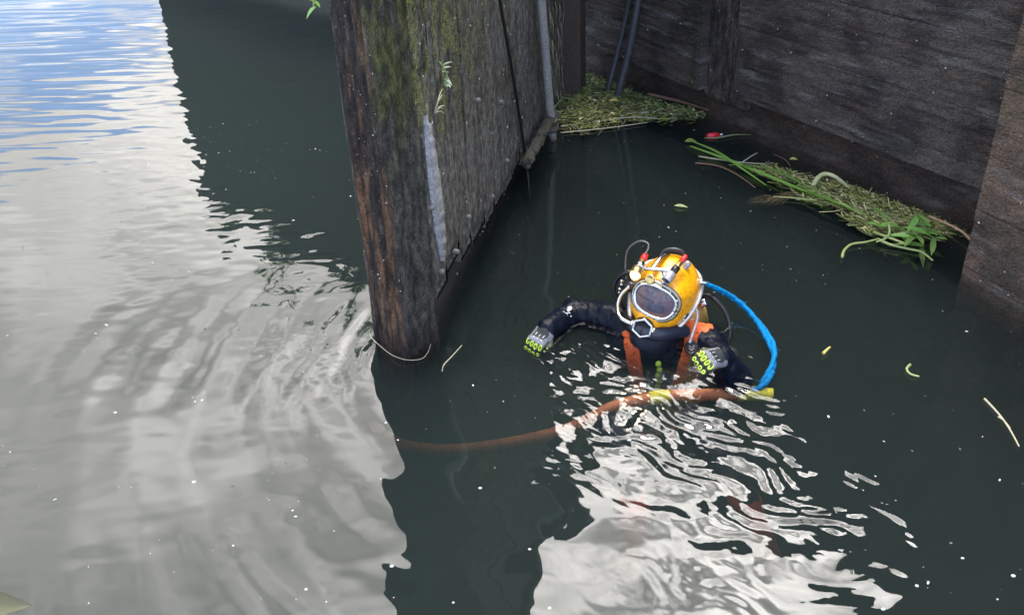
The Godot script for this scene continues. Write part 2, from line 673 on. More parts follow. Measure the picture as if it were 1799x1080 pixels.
func post_color(a: float, h: float) -> Color:
	var st := n1.get_noise_3d(a * 26.0, h * 1.9, 50.0)
	var st2 := n1.get_noise_3d(a * 55.0, h * 2.6, 61.0)
	var fine := n3.get_noise_3d(a * 70.0, h * 20.0, 5.0)
	var dark := Color(0.042, 0.034, 0.031)
	var brown := Color(0.20, 0.105, 0.055)
	var front := smoothstep(0.235, 0.19, a + 0.02 * st)
	var bare := smoothstep(-0.05, 0.30, st + 0.3 * st2 - 0.35 * smoothstep(0.65, 1.1, h) + 0.12)
	var knot := exp(-(pow((a - 0.16) / 0.028, 2.0) + pow((h - 0.36) / 0.055, 2.0)))
	var c := dark.lerp(brown, bare * 0.85)
	c = c.lerp(Color(0.17, 0.15, 0.11), smoothstep(0.25, 0.5, st2) * 0.6)
	c = c.lerp(Color(0.02, 0.016, 0.014), knot * 0.9)
	c = c.lerp(Color(0.12, 0.115, 0.105), smoothstep(0.018, 0.0, a) * 0.8)
	var g := Color(0.105, 0.10, 0.082).lerp(Color(0.05, 0.044, 0.042), smoothstep(-0.15, 0.4, st))
	g = g.lerp(Color(0.16, 0.14, 0.10), smoothstep(0.1, 0.5, st2) * 0.5)
	var moss := smoothstep(0.72, 1.15, h + 0.3 * st) * smoothstep(0.15, 0.25, a + 0.06 * st2) * smoothstep(-0.3, 0.2, n1.get_noise_3d(a * 14.0, h * 4.0, 70.0))
	c = g.lerp(c, front)
	c = c.lerp(Color(0.125, 0.125, 0.04), moss * 0.8)
	c = c.lerp(Color(0.025, 0.02, 0.018), smoothstep(0.16, 0.02, h + 0.06 * st) * 0.75)
	return c * (1.0 + 0.2 * fine)

func post_mesh() -> ArrayMesh:
	var L := Vector2(-0.603, -3.481)
	var T := Vector2(-0.436, -3.318)
	var A := Vector2(-0.312, -3.449)
	var u2 := Vector2(0.2431, -0.97)
	var corner := [L + u2 * 0.3, L, T, A, A + u2 * 0.02 - Vector2(0.97, 0.2431) * 0.05]
	var rad := [0.0, 0.02, 0.045, 0.014, 0.0]
	var path := PackedVector2Array()
	var arcs := PackedFloat32Array()
	# rounded corners
	var raw := PackedVector2Array()
	raw.append(corner[0])
	for i in range(1, 4):
		var p: Vector2 = corner[i]
		var a: Vector2 = p + (corner[i - 1] - p).normalized() * rad[i]
		var b: Vector2 = p + (corner[i + 1] - p).normalized() * rad[i]
		for k in 6:
			var t := k / 5.0
			raw.append(a.lerp(p, t).lerp(p.lerp(b, t), t))
	raw.append(corner[4])
	for i in raw.size() - 1:
		var n := maxi(1, int(raw[i].distance_to(raw[i + 1]) / 0.010))
		for k in n:
			path.append(raw[i].lerp(raw[i + 1], k / float(n)))
	path.append(raw[-1])
	var acc := -0.3
	for i in path.size():
		if i > 0:
			acc += path[i].distance_to(path[i - 1])
		arcs.append(acc)
	var V := PackedVector3Array()
	var C := PackedColorArray()
	var U := PackedVector2Array()
	var I := PackedInt32Array()
	var nh := 240
	for j in nh + 1:
		var h := lerpf(-1.6, 2.8, j / float(nh))
		for i in path.size():
			var t := (path[mini(i + 1, path.size() - 1)] - path[maxi(i - 1, 0)]).normalized()
			var nn := Vector2(-t.y, t.x)
			if nn.dot(path[i] - Vector2(-0.45, -3.5)) < 0.0:
				nn = -nn
			var a := arcs[i]
			var d := 0.004 * n1.get_noise_3d(a * 30.0, h * 2.4, 80.0) + 0.006 * n2.get_noise_3d(a * 6.0, h * 1.2, 81.0)
			d -= 0.007 * smoothstep(0.3, 0.55, n3.get_noise_3d(a * 28.0, h * 1.5, 82.0))
			d -= 0.012 * exp(-(pow((a - 0.16) / 0.025, 2.0) + pow((h - 0.36) / 0.05, 2.0)))
			var p := path[i] + nn * d
			V.append(Vector3(p.x, h, p.y))
			C.append(post_color(a, h))
			U.append(Vector2(a * 2.6, h * 0.9))
	var w := path.size()
	for j in nh:
		for i in w - 1:
			var a := j * w + i
			I.append_array(PackedInt32Array([a, a + w + 1, a + 1, a, a + w, a + w + 1]))
	return indexed(V, C, U, I)

func build_gate() -> void:
	var g := thing("lock_gate", Vector3.ZERO, "mossy timber lock gate leaf with a brown end post, left of the diver", "lock gate")
	put("end_post", post_mesh(), M.wood, g)
	# body behind the planks
	var st := new_st()
	var b := Basis(LU, Vector3.UP, -LN)
	box(st, Transform3D(b, leaf_at(1.72, 0.55, -0.155)), Vector3(3.3, 4.1, 0.15), 0.01)
	put("frame", done(st), M.darkwood, g)
	var s := 0.006
	var k := 0
	var widths := [0.165, 0.215, 0.19, 0.24, 0.2, 0.23, 0.21, 0.19, 0.24, 0.22, 0.2, 0.23, 0.21, 0.22]
	var bottoms := [0.20, 0.225, 0.17, 0.155, 0.125, 0.115, 0.10, 0.12, 0.10, 0.09, 0.03, 0.02, 0.0, -0.1]
	for w in widths:
		var kk := float(k)
		var s0 := s
		var s1: float = s + w - 0.003
		var bot: float = bottoms[k]
		var dfn := func(a: float, h: float) -> float:
			var d := plank_bump(a, h, kk)
			return d - 0.02 * smoothstep(0.09, 0.0, h - bot + 0.03 * n3.get_noise_2d(a * 30.0, kk))
		var cfn := func(a: float, h: float, d: float) -> Color: return gate_color(a, h, d, kk)
		var m := slab(leaf_at(0, 0, 0.004 * sin(kk * 5.0)), LU, LN, s0, s1, bot + 0.015 * sin(kk * 3.1), 2.7, 0.055, 0.016, 0.022, 0.0035, dfn, cfn, Vector2(2.2, 1.5), Vector2(kk * 0.37, kk * 0.21))
		put("plank", m, M.wood, g)
		s += w
		k += 1
	# bleached strip beside the end post
	var lft := [[0.030, 1.0], [0.022, 0.93], [0.018, 0.84], [0.022, 0.72], [0.032, 0.6], [0.048, 0.5], [0.07, 0.4], [0.095, 0.335]]
	var rgt := [[0.045, 1.0], [0.075, 0.93], [0.115, 0.84], [0.125, 0.72], [0.14, 0.6], [0.145, 0.5], [0.138, 0.4], [0.105, 0.335]]
	st = new_st()
	for i in lft.size() - 1:
		for n in 6:
			var t0 := n / 6.0
			var t1 := (n + 1) / 6.0
			var P := func(t: float) -> Array:
				var hh := lerpf(lft[i][1], lft[i + 1][1], t)
				var j := 0.012 * n3.get_noise_2d(hh * 24.0, 3.0)
				return [leaf_at(lerpf(lft[i][0], lft[i + 1][0], t) + j * 0.5, hh, 0.013), leaf_at(lerpf(rgt[i][0], rgt[i + 1][0], t) + j * 1.6, hh, 0.013)]
			var p: Array = P.call(t0)
			var q: Array = P.call(t1)
			quad(st, p[0], p[1], q[1], q[0])
			quad(st, p[1], p[1] - LN * 0.02, q[1] - LN * 0.02, q[1])
			quad(st, p[0] - LN * 0.02, p[0], q[0], q[0] - LN * 0.02)
	put("bleached_strip", done(st), M.bleach, g)
	# heel beam at the far corner, capping beams, gear post, ledge under water
	st = new_st()
	box(st, Transform3D(b, leaf_at(3.12, 0.7, 0.05)), Vector3(0.24, 4.0, 0.13), 0.012)
	put("heel_beam", done(st), M.brownwood, g)
	st = new_st()
	box(st, Transform3D(b, leaf_at(1.6, 2.78, -0.11)), Vector3(3.7, 0.15, 0.3), 0.012)
	put("top_rail", done(st), M.darkwood, g)
	st = new_st()
	box(st, Transform3D(b, leaf_at(2.45, 2.9, 0.1)), Vector3(0.3, 1.0, 0.2), 0.012)
	put("gear_post", done(st), M.darkwood, g)
	st = new_st()
	box(st, Transform3D(b, leaf_at(0.2, 2.1, -0.36)), Vector3(0.35, 1.1, 0.16), 0.012)
	put("side_beam", done(st), M.darkwood, g)
	st = new_st()
	box(st, Transform3D(b, leaf_at(1.75, -0.40, 0.03)), Vector3(1.5, 0.28, 0.14), 0.02)
	put("sunken_rail", done(st), M.slimewood, g)
	# bolts with rusty heads
	for p in [[0.07, 0.30], [0.30, 0.27], [0.02, 0.62], [0.52, 0.33], [0.95, 0.23], [1.3, 0.27], [1.22, 0.62], [0.8, 0.78]]:
		st = new_st()
		lathe(st, [Vector2(0.0, 0.012), Vector2(0.008, 0.010), Vector2(0.012, 0.003), Vector2(0.013, -0.02)], along(leaf_at(p[0], p[1], 0.006), LN), 8)
		put("bolt", done(st), M.boltm, g)
	# ledge pipe with growth along the bottom of the planks
	st = new_st()
	var pts := []
	for i in 16:
		var t := i / 15.0
		pts.append(leaf_at(lerpf(2.3, 1.52, t), lerpf(0.15, 0.165, t) + 0.006 * sin(i * 2.1), 0.055))
	tube(st, smooth_pts(pts, 2), 0.036, 0.03, 9)
	for i in 60:
		ball(st, leaf_at(rng.randf_range(1.5, 2.35), 0.16 + rng.randf_range(-0.03, 0.035), 0.055 + rng.randf_range(0.0, 0.03)), Vector3.ONE * rng.randf_range(0.006, 0.016), Basis.IDENTITY, 6, 4)
	put("ledge_pipe", done(st), M.barnacle, g)

	# grey pole fixed to the gate
	var pole := thing("pole", Vector3.ZERO, "pale grey metal pole standing against the mossy gate planks, with a collar at the waterline", "pole")
	put("shaft", tube_mesh([leaf_at(2.27, 0.0, 0.06), leaf_at(2.17, 0.32, 0.06), leaf_at(2.0, 0.95, 0.06), leaf_at(1.5, 2.68, 0.06)], 0.026, 0.026, 12, 4), M.polegrey, pole)
	st = new_st()
	var dir := (leaf_at(2.17, 0.32, 0.06) - leaf_at(2.27, 0.0, 0.06)).normalized()
	lathe(st, [Vector2(0.026, -0.04), Vector2(0.043, -0.038), Vector2(0.045, -0.012), Vector2(0.03, -0.008), Vector2(0.03, 0.012), Vector2(0.042, 0.016), Vector2(0.04, 0.04), Vector2(0.026, 0.044)], along(leaf_at(2.235, 0.11, 0.06), dir), 12)
	put("collar", done(st), M.rust, pole)
	var cable := put("cable", tube_mesh([leaf_at(0.55, 2.66, 0.03), leaf_at(1.02, 1.55, 0.022), leaf_at(1.24, 1.08, 0.022), leaf_at(1.44, 0.66, 0.022), leaf_at(1.62, 0.24, 0.022), Vector3(0.125, 0.03, -5.08), Vector3(0.135, -0.12, -4.98), Vector3(0.19, -0.45, -4.9)], 0.0085, 0.0085, 7), M.blackrubber)
	tag(cable, "thin black cable running down the gate planks into the water", "cable")

func add_flecks(parent: Node, n: int, pos: Callable, normal: Vector3, rmin: float, rmax: float, called: String) -> void:
	normal = normal.normalized()
	var st := new_st()
	ball(st, Vector3.ZERO, Vector3(1, 0.35, 0.8), Basis.IDENTITY, 6, 3)
	var xf := []
	var cols := []
	for i in n:
		var p: Vector3 = pos.call()
		var r := rmin + (rmax - rmin) * pow(rng.randf(), 4.0)
		var bb := along(p, normal).basis.rotated(normal, rng.randf() * TAU)
		xf.append(Transform3D(bb * Basis.from_scale(Vector3(r * rng.randf_range(0.6, 1.6), r, r)), p))
		var v := rng.randf_range(0.15, 0.6)
		cols.append(Color(v, v * 0.98, v * 0.92))
	stuff(called, done(st), M.fleck, xf, cols, parent)

func build_wall() -> void:
	var g := thing("lock_wall", Vector3.ZERO, "dark timber-boarded lock wall behind the diver, its boards stopping just above the water", "wall")
	var dfn := func(s: float, h: float) -> float:
		return 0.008 * n1.get_noise_3d(s * 2.4, h * 18.0, 100.0) + 0.012 * n2.get_noise_3d(s * 1.3, h * 3.0, 101.0) - 0.007 * smoothstep(0.35, 0.6, n3.get_noise_3d(s * 1.6, h * 26.0, 103.0)) + 0.002 * n3.get_noise_2d(s * 30.0, h * 40.0)
	var tone := 1.0
	var cfn := func(s: float, h: float, d: float) -> Color:
		var st := n1.get_noise_3d(s * 1.7, h * 12.0, 110.0)
		var bl := n1.get_noise_3d(s * 2.4, h * 2.6, 111.0)
		var fine := n3.get_noise_2d(s * 40.0, h * 70.0)
		var c := Color(0.138, 0.120, 0.108).lerp(Color(0.070, 0.063, 0.060), smoothstep(-0.2, 0.4, bl))
		c = c.lerp(Color(0.27, 0.255, 0.25), smoothstep(0.25, 0.55, st) * 0.7)
		c = c.lerp(Color(0.15, 0.095, 0.075), smoothstep(0.1, 0.5, -st) * 0.4)
		c = c.lerp(Color(0.06, 0.062, 0.05), smoothstep(0.10, 0.02, h + 0.02 * bl) * 0.8)
		c = c.lerp(Color(0.05, 0.075, 0.035), smoothstep(0.04, 0.0, absf(s - 1.30)) * 0.7)
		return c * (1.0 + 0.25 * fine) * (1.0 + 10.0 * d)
	var boards := [[0.05, 1.36, 0.195, 0.085], [1.68, 3.7, 0.255, 0.10]]
	var u := 0
	for b in boards:
		var h: float = b[2]
		for hh in [0.36, 0.33, 0.38, 0.35, 0.34, 0.36]:
			var h1: float = minf(h + hh - 0.0004, 2.36)
			put("board", slab(wall_at(0, 0, b[3] + 0.0005 * (u % 3)), WU, WN, b[0], b[1], h, h1, 0.09, 0.02, 0.010, 0.0012, dfn, cfn, Vector2(0.8, 2.1), Vector2(u * 0.13, u * 0.31)), M.board, g)
			h += hh
			u += 1
			if h > 2.3:
				break
	var pfn := func(s: float, h: float) -> float: return 0.006 * n1.get_noise_3d(s * 18.0, h * 2.4, 120.0)
	put("recess_post", slab(wall_at(0, 0, 0.02), WU, WN, 1.34, 1.70, 0.14, 2.36, 0.1, 0.02, 0.03, 0.012, pfn, cfn, Vector2(2.0, 0.5)), M.wood, g)
	var sfn := func(s: float, h: float, d: float) -> Color:
		var c: Color = cfn.call(s, h * 0.6 + 4.0, d)
		return c.lerp(Color(0.12, 0.078, 0.062), 0.35 + 0.4 * n2.get_noise_2d(s * 5.0, h * 9.0))
	put("sill_beam", slab(wall_at(0, 0, -0.045), WU, WN, -0.2, 3.9, -1.7, 0.33, 0.2, 0.035, 0.02, 0.02, dfn, sfn, Vector2(0.8, 1.9)), M.board, g)
	var st := new_st()
	box(st, Transform3D(Basis(WU, Vector3.UP, -WN), wall_at(1.8, 0.35, -0.45)), Vector3(4.6, 4.1, 0.7), 0.02)
	put("backing", done(st), M.darkwood, g)
	st = new_st()
	box(st, Transform3D(Basis(WU, Vector3.UP, -WN), wall_at(1.75, 2.42, -0.15)), Vector3(4.1, 0.12, 0.55), 0.02)
	put("coping", done(st), M.stone, g)
	add_flecks(g, 330, func() -> Vector3:
		var s := rng.randf_range(0.1, 3.4)
		return wall_at(s, rng.randf_range(0.2, 1.5), 0.112 if s > 1.66 else (0.095 if s < 1.36 else 0.03)), WN, 0.0015, 0.009, "fleck")
	# quoin at the right
	var q := thing("timber_quoin", Vector3.ZERO, "brown planked timber quoin at the right edge, standing in the water", "quoin")
	var QO := Vector3(2.07, 0.0, -3.80)
	var QU := Vector3(0.411, 0.0, 0.9116)
	var QN := Vector3(-0.9116, 0.0, 0.411)
	var qd := func(s: float, h: float) -> float: return 0.006 * n1.get_noise_3d(s * 3.0, h * 15.0, 130.0) + 0.006 * n2.get_noise_3d(s * 2.0, h * 4.0, 131.0)
	var qc := func(s: float, h: float, d: float) -> Color:
		var sn := n1.get_noise_3d(s * 2.0, h * 14.0, 140.0)
		var bl := n1.get_noise_3d(s * 3.0, h * 3.0, 141.0)
		var c := Color(0.215, 0.15, 0.108).lerp(Color(0.105, 0.083, 0.066), smoothstep(-0.25, 0.4, bl))
		c = c.lerp(Color(0.23, 0.20, 0.175), smoothstep(0.2, 0.5, sn) * 0.7)
		c = c.lerp(Color(0.06, 0.07, 0.035), smoothstep(0.55, 0.9, h) * smoothstep(-0.1, 0.4, -sn) * 0.5)
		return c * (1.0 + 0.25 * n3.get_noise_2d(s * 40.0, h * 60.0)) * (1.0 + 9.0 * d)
	var h := -1.6
	var k := 0
	for hh in [0.5, 0.45, 0.42, 0.27, 0.29, 0.25, 0.3, 0.26, 0.3, 0.3, 0.3, 0.3, 0.3, 0.3, 0.3]:
		put("plank", slab(QO + QN * (0.0015 * (k % 2)), QU, QN, 0.0, 2.4, h, h + hh - 0.0006, 0.8, 0.025, 0.012, 0.0025, qd, qc, Vector2(0.8, 2.1), Vector2(k * 0.17, k * 0.29)), M.board, q)
		h += hh
		k += 1
	add_flecks(q, 60, func() -> Vector3: return QO + QU * rng.randf_range(0.0, 0.6) + QN * 0.012 + Vector3.UP * rng.randf_range(0.0, 1.0), QN, 0.0015, 0.006, "fleck")
	# two poles leaning on the boards
	var tops := [[0.635, 0.64, 0.33, 1.02, 2.5], [0.50, 0.53, 0.30, 1.02, 2.2]]
	var labels := ["longer grey pole leaning on the dark boards, right of its twin, foot in the weed", "shorter grey pole close behind and left of the longer leaning pole, foot in the weed"]
	for i in 2:
		var t: Array = tops[i]
		var p := thing("leaning_pole", Vector3.ZERO, labels[i], "pole", "grey poles leaning on the boards")
		var lp := [wall_at(t[0] + 0.05, -0.5, 0.28), wall_at(t[1] + 0.10, 0.0, 0.24), wall_at(t[1] + 0.20, 0.62, 0.17 - 0.02 * i), wall_at(t[3] + 0.12, t[4], 0.06 + 0.08)]
		put("shaft", tube_mesh(lp, 0.024 - 0.006 * i, 0.022 - 0.006 * i, 12), M.polebue, p)
		var st2 := new_st()
		lathe(st2, [Vector2(0.0, 0.012), Vector2(0.018, 0.01), Vector2(0.026 - 0.006 * i, 0.0), Vector2(0.026 - 0.006 * i, -0.05), Vector2(0.02, -0.052)], along(lp[3], lp[3] - lp[2]), 12)
		put("end_cap", done(st2), M.blackrubber, p)

func build_far() -> void:
	# quay wall beyond the gate: only its reflection shows
	var q := thing("quay_wall", Vector3.ZERO, "dark quay wall beyond the gate, seen only as its reflection at the upper left", "quay wall")
	var a := Vector3(-3.75, 0, -10.95)
	var b := Vector3(0.2, 0, -7.2)
	var d := (b - a).normalized()
	var n := Vector3(-d.z, 0, d.x)
	if n.z < 0.0:
		n = -n
	var ln := a.distance_to(b)
	var st := new_st()
	box(st, Transform3D(Basis(d, Vector3.UP, -n), a + d * ln / 2.0 - n * 1.0 + Vector3.UP * 0.62), Vector3(ln, 4.2, 2.0), 0.02)
	put("face", done(st), M.quay, q)
	st = new_st()
	box(st, Transform3D(Basis(d, Vector3.UP, -n), a + d * ln / 2.0 - n * 0.98 + Vector3.UP * 2.8), Vector3(ln + 0.06, 0.16, 2.08), 0.02)
	put("coping", done(st), M.stone, q)
	# plants along its edge
	var spots := [[1.25, 0.85, 10], [2.5, 0.62, 9], [2.95, 0.5, 9], [0.5, 0.3, 6]]
	var lab := ["tallest branching plant on the quay edge, mirrored in the water", "bushy plant on the quay edge nearest the gate post, mirrored", "low leafy plant on the quay edge right beside the bushy one", "smallest sprig on the quay edge near its left end"]
	for i in spots.size():
		var s: Array = spots[i]
		var base: Vector3 = a + d * s[0] - n * 0.05 + Vector3.UP * 2.88
		var p := thing("quay_plant", base, lab[i], "plant", "plants on the quay edge")
		st = new_st()
		var st2 := new_st()
		for k in s[2]:
			var az := rng.randf() * TAU
			var lean := rng.randf_range(0.1, 0.8)
			var tip: Vector3 = Vector3(cos(az) * lean, 1.0 - 0.3 * lean, sin(az) * lean) * s[1] * rng.randf_range(0.55, 1.0)
			var pts := [Vector3(0, -0.1, 0), tip * 0.5 + Vector3.UP * 0.05 * s[1], tip]
			tube(st, smooth_pts(pts, 4), 0.012, 0.004, 5)
			for l in 14:
				var t := rng.randf_range(0.35, 1.0)
				leaf_shape(st2, tip * t + Vector3(rng.randf_range(-0.04, 0.04), 0.0, rng.randf_range(-0.04, 0.04)), Vector3(rng.randf_range(-1, 1), rng.randf_range(-0.5, 0.7), rng.randf_range(-1, 1)), 0.10, 0.04)
		put("stem", done(st), M.stem, p)
		put("leaves", done(st2), M.leafgreen, p)
	# ground far round the water
	var V := []
	st = new_st()
	for k in 48:
		var t0 := TAU * k / 48.0
		var t1 := TAU * (k + 1) / 48.0
		var prof := [Vector2(38, -1.5), Vector2(40, 0.5), Vector2(46, 0.8), Vector2(300, 1.0)]
		for i in prof.size() - 1:
			var P := func(t: float, v: Vector2) -> Vector3: return Vector3(cos(t) * v.x, v.y, sin(t) * v.x)
			quad(st, P.call(t0, prof[i]), P.call(t1, prof[i]), P.call(t1, prof[i + 1]), P.call(t0, prof[i + 1]))
	structure("grass_bank", done(st), M.grass)
	var pm := PlaneMesh.new()
	pm.size = Vector2(90, 90)
	var bed := structure("canal_bed", pm, M.bed)
	bed.position = Vector3(0, -3.0, 0)

# a leaf: a bent blade with a fold along its rib
func leaf_shape(st: SurfaceTool, at: Vector3, dir: Vector3, length: float, width: float, up := Vector3.UP, droop := 0.25) -> void:
	dir = dir.normalized()
	var side := dir.cross(up)
	if side.length() < 0.05:
		side = Vector3.RIGHT
	side = side.normalized()
	var nn := side.cross(dir).normalized()
	var prev := []
	for i in 6:
		var t := i / 5.0
		var w := width * 0.5 * sin(PI * pow(t, 0.8)) + 0.0004
		var c := at + dir * length * t - nn * droop * length * t * t
		var row := [c - side * w + nn * w * 0.35, c, c + side * w + nn * w * 0.35]
		if i > 0:
			quad(st, prev[0], prev[1], row[1], row[0])
			quad(st, prev[1], prev[2], row[2], row[1])
		prev = row

func blade(st: SurfaceTool, pts: PackedVector3Array, w0: float, fold := 0.3) -> void:
	var n := pts.size()
	var prev := []
	for i in n:
		var t := (pts[mini(i + 1, n - 1)] - pts[maxi(i - 1, 0)]).normalized()
		var side := t.cross(Vector3.UP).normalized()
		var w := w0 * 0.5 * minf(1.0, 0.35 + 3.0 * i / float(n)) * pow(maxf(1.0 - i / float(n - 1), 0.0), 0.45) + 0.0006
		var c := pts[i]
		var row := [c - side * w, c - Vector3.UP * w * fold, c + side * w]
		if i > 0:
			quad(st, prev[0], prev[1], row[1], row[0])
			quad(st, prev[1], prev[2], row[2], row[1])
		prev = row

# ---------------------------------------------------------------- plants, weed and litter on the water
func in_poly(p: Vector2, poly: PackedVector2Array) -> bool:
	return Geometry2D.is_point_in_polygon(p, poly)

func edge_dist(p: Vector2, poly: PackedVector2Array) -> float:
	var best := 9.0
	for i in poly.size():
		best = minf(best, p.distance_to(Geometry2D.get_closest_point_to_segment(p, poly[i], poly[(i + 1) % poly.size()])))
	return best

func mat_of_weed(called: String, label: String, poly: PackedVector2Array, n: int, lie: float, spread: float, tones: Array, sd: int, thick: float) -> void:
	var r := RandomNumberGenerator.new()
	r.seed = sd
	var root := thing(called, Vector3.ZERO, label, "weed mat")
	root.set_meta("kind", "stuff")
	var lo := poly[0]
	var hi := poly[0]
	for p in poly:
		lo = Vector2(minf(lo.x, p.x), minf(lo.y, p.y))
		hi = Vector2(maxf(hi.x, p.x), maxf(hi.y, p.y))
	var st := new_st()
	tube(st, smooth_pts([Vector3(-0.5, 0, 0), Vector3(-0.2, 0.02, 0.06), Vector3(0.2, -0.01, 0.02), Vector3(0.5, 0.01, -0.07)], 2), 0.022, 0.012, 4)
	var stem := done(st)
	st = new_st()
	leaf_shape(st, Vector3(-0.5, 0, 0), Vector3.RIGHT, 1.0, 0.42)
	var leaf := done(st)
	var xs := []
	var cs := []
	var xl := []
	var cl := []
	var tries := 0
	while xs.size() < n and tries < n * 12:
		tries += 1
		var p := Vector2(r.randf_range(lo.x, hi.x), r.randf_range(lo.y, hi.y))
		if not in_poly(p, poly):
			continue
		var e := edge_dist(p, poly)
		if r.randf() > 0.25 + 0.75 * smoothstep(0.0, 0.10, e) or n1.get_noise_3d(p.x * 4.5, p.y * 4.5, sd) < -0.05 - 0.4 * smoothstep(0.02, 0.16, e):
			continue
		var y := -0.006 + 0.01 * smoothstep(0.0, 0.1, e) + thick * r.randf() * smoothstep(0.0, 0.2, e)
		var c: Color = tones[r.randi() % tones.size()]
		c = c * r.randf_range(0.6, 1.9)
		var a := lie + r.randfn(0.0, spread)
		var b := Basis(Vector3.UP, a) * Basis(Vector3.BACK, r.randfn(0.0, 0.16))
		if r.randf() < 0.7:
			var l := r.randf_range(0.04, 0.17)
			xs.append(Transform3D(b * Basis.from_scale(Vector3(l, 0.10, r.randf_range(0.06, 0.22))), Vector3(p.x, y, p.y)))
			cs.append(c)
		else:
			var l := r.randf_range(0.015, 0.06)
			xl.append(Transform3D(Basis(Vector3.UP, r.randf() * TAU) * Basis(Vector3.BACK, r.randfn(0.0, 0.35)) * Basis.from_scale(Vector3(l, l, l * r.randf_range(0.5, 1.1))), Vector3(p.x, y + 0.008, p.y)))
			cl.append(c.lerp(Color(0.35, 0.36, 0.12), 0.25 if r.randf() < 0.3 else 0.0))
	var st3 := new_st()
	ball(st3, Vector3.ZERO, Vector3(1, 0.5, 0.8), Basis.IDENTITY, 6, 4)
	var xb := []
	var cb := []
	while xb.size() < 120:
		var p := Vector2(r.randf_range(lo.x, hi.x), r.randf_range(lo.y, hi.y))
		if in_poly(p, poly):
			var q := 0.002 + 0.007 * pow(r.randf(), 3.0)
			xb.append(Transform3D(Basis(Vector3.UP, r.randf() * TAU) * Basis.from_scale(Vector3(q * r.randf_range(1.0, 2.5), q, q)), Vector3(p.x, r.randf_range(0.0, thick + 0.01), p.y)))
			cb.append([Color(0.62, 0.60, 0.5), Color(0.20, 0.15, 0.08), Color(0.42, 0.36, 0.10), Color(0.08, 0.06, 0.04)][r.randi() % 4])
	stuff("scum", done(st3), M.weed, xb, cb, root)
	stuff("stems", stem, M.weed, xs, cs, root)
	stuff("leaf_bits", leaf, M.weed, xl, cl, root)

func strand(called: String, label: String, cat: String, pts: Array, w: float, m: Material, flat_blade := true, group := "") -> void:
	var base: Vector3 = pts[0]
	var rel := []
	for p in pts:
		rel.append(p - base)
	var st := new_st()
	if flat_blade:
		blade(st, smooth_pts(rel, 6), w)
	else:
		tube(st, smooth_pts(rel, 6), w * 0.5, w * 0.3, 7)
	var o := put(called, done(st), m, null, base)
	tag(o, label, cat, group)

func single_leaf(label: String, at: Vector3, dir: Vector3, l: float, w: float, m: Material, called := "leaf", cat := "leaf") -> void:
	var st := new_st()
	leaf_shape(st, Vector3.ZERO, dir, l, w, Vector3.UP, 0.08)
	tag(put(called, done(st), m, null, at), label, cat)

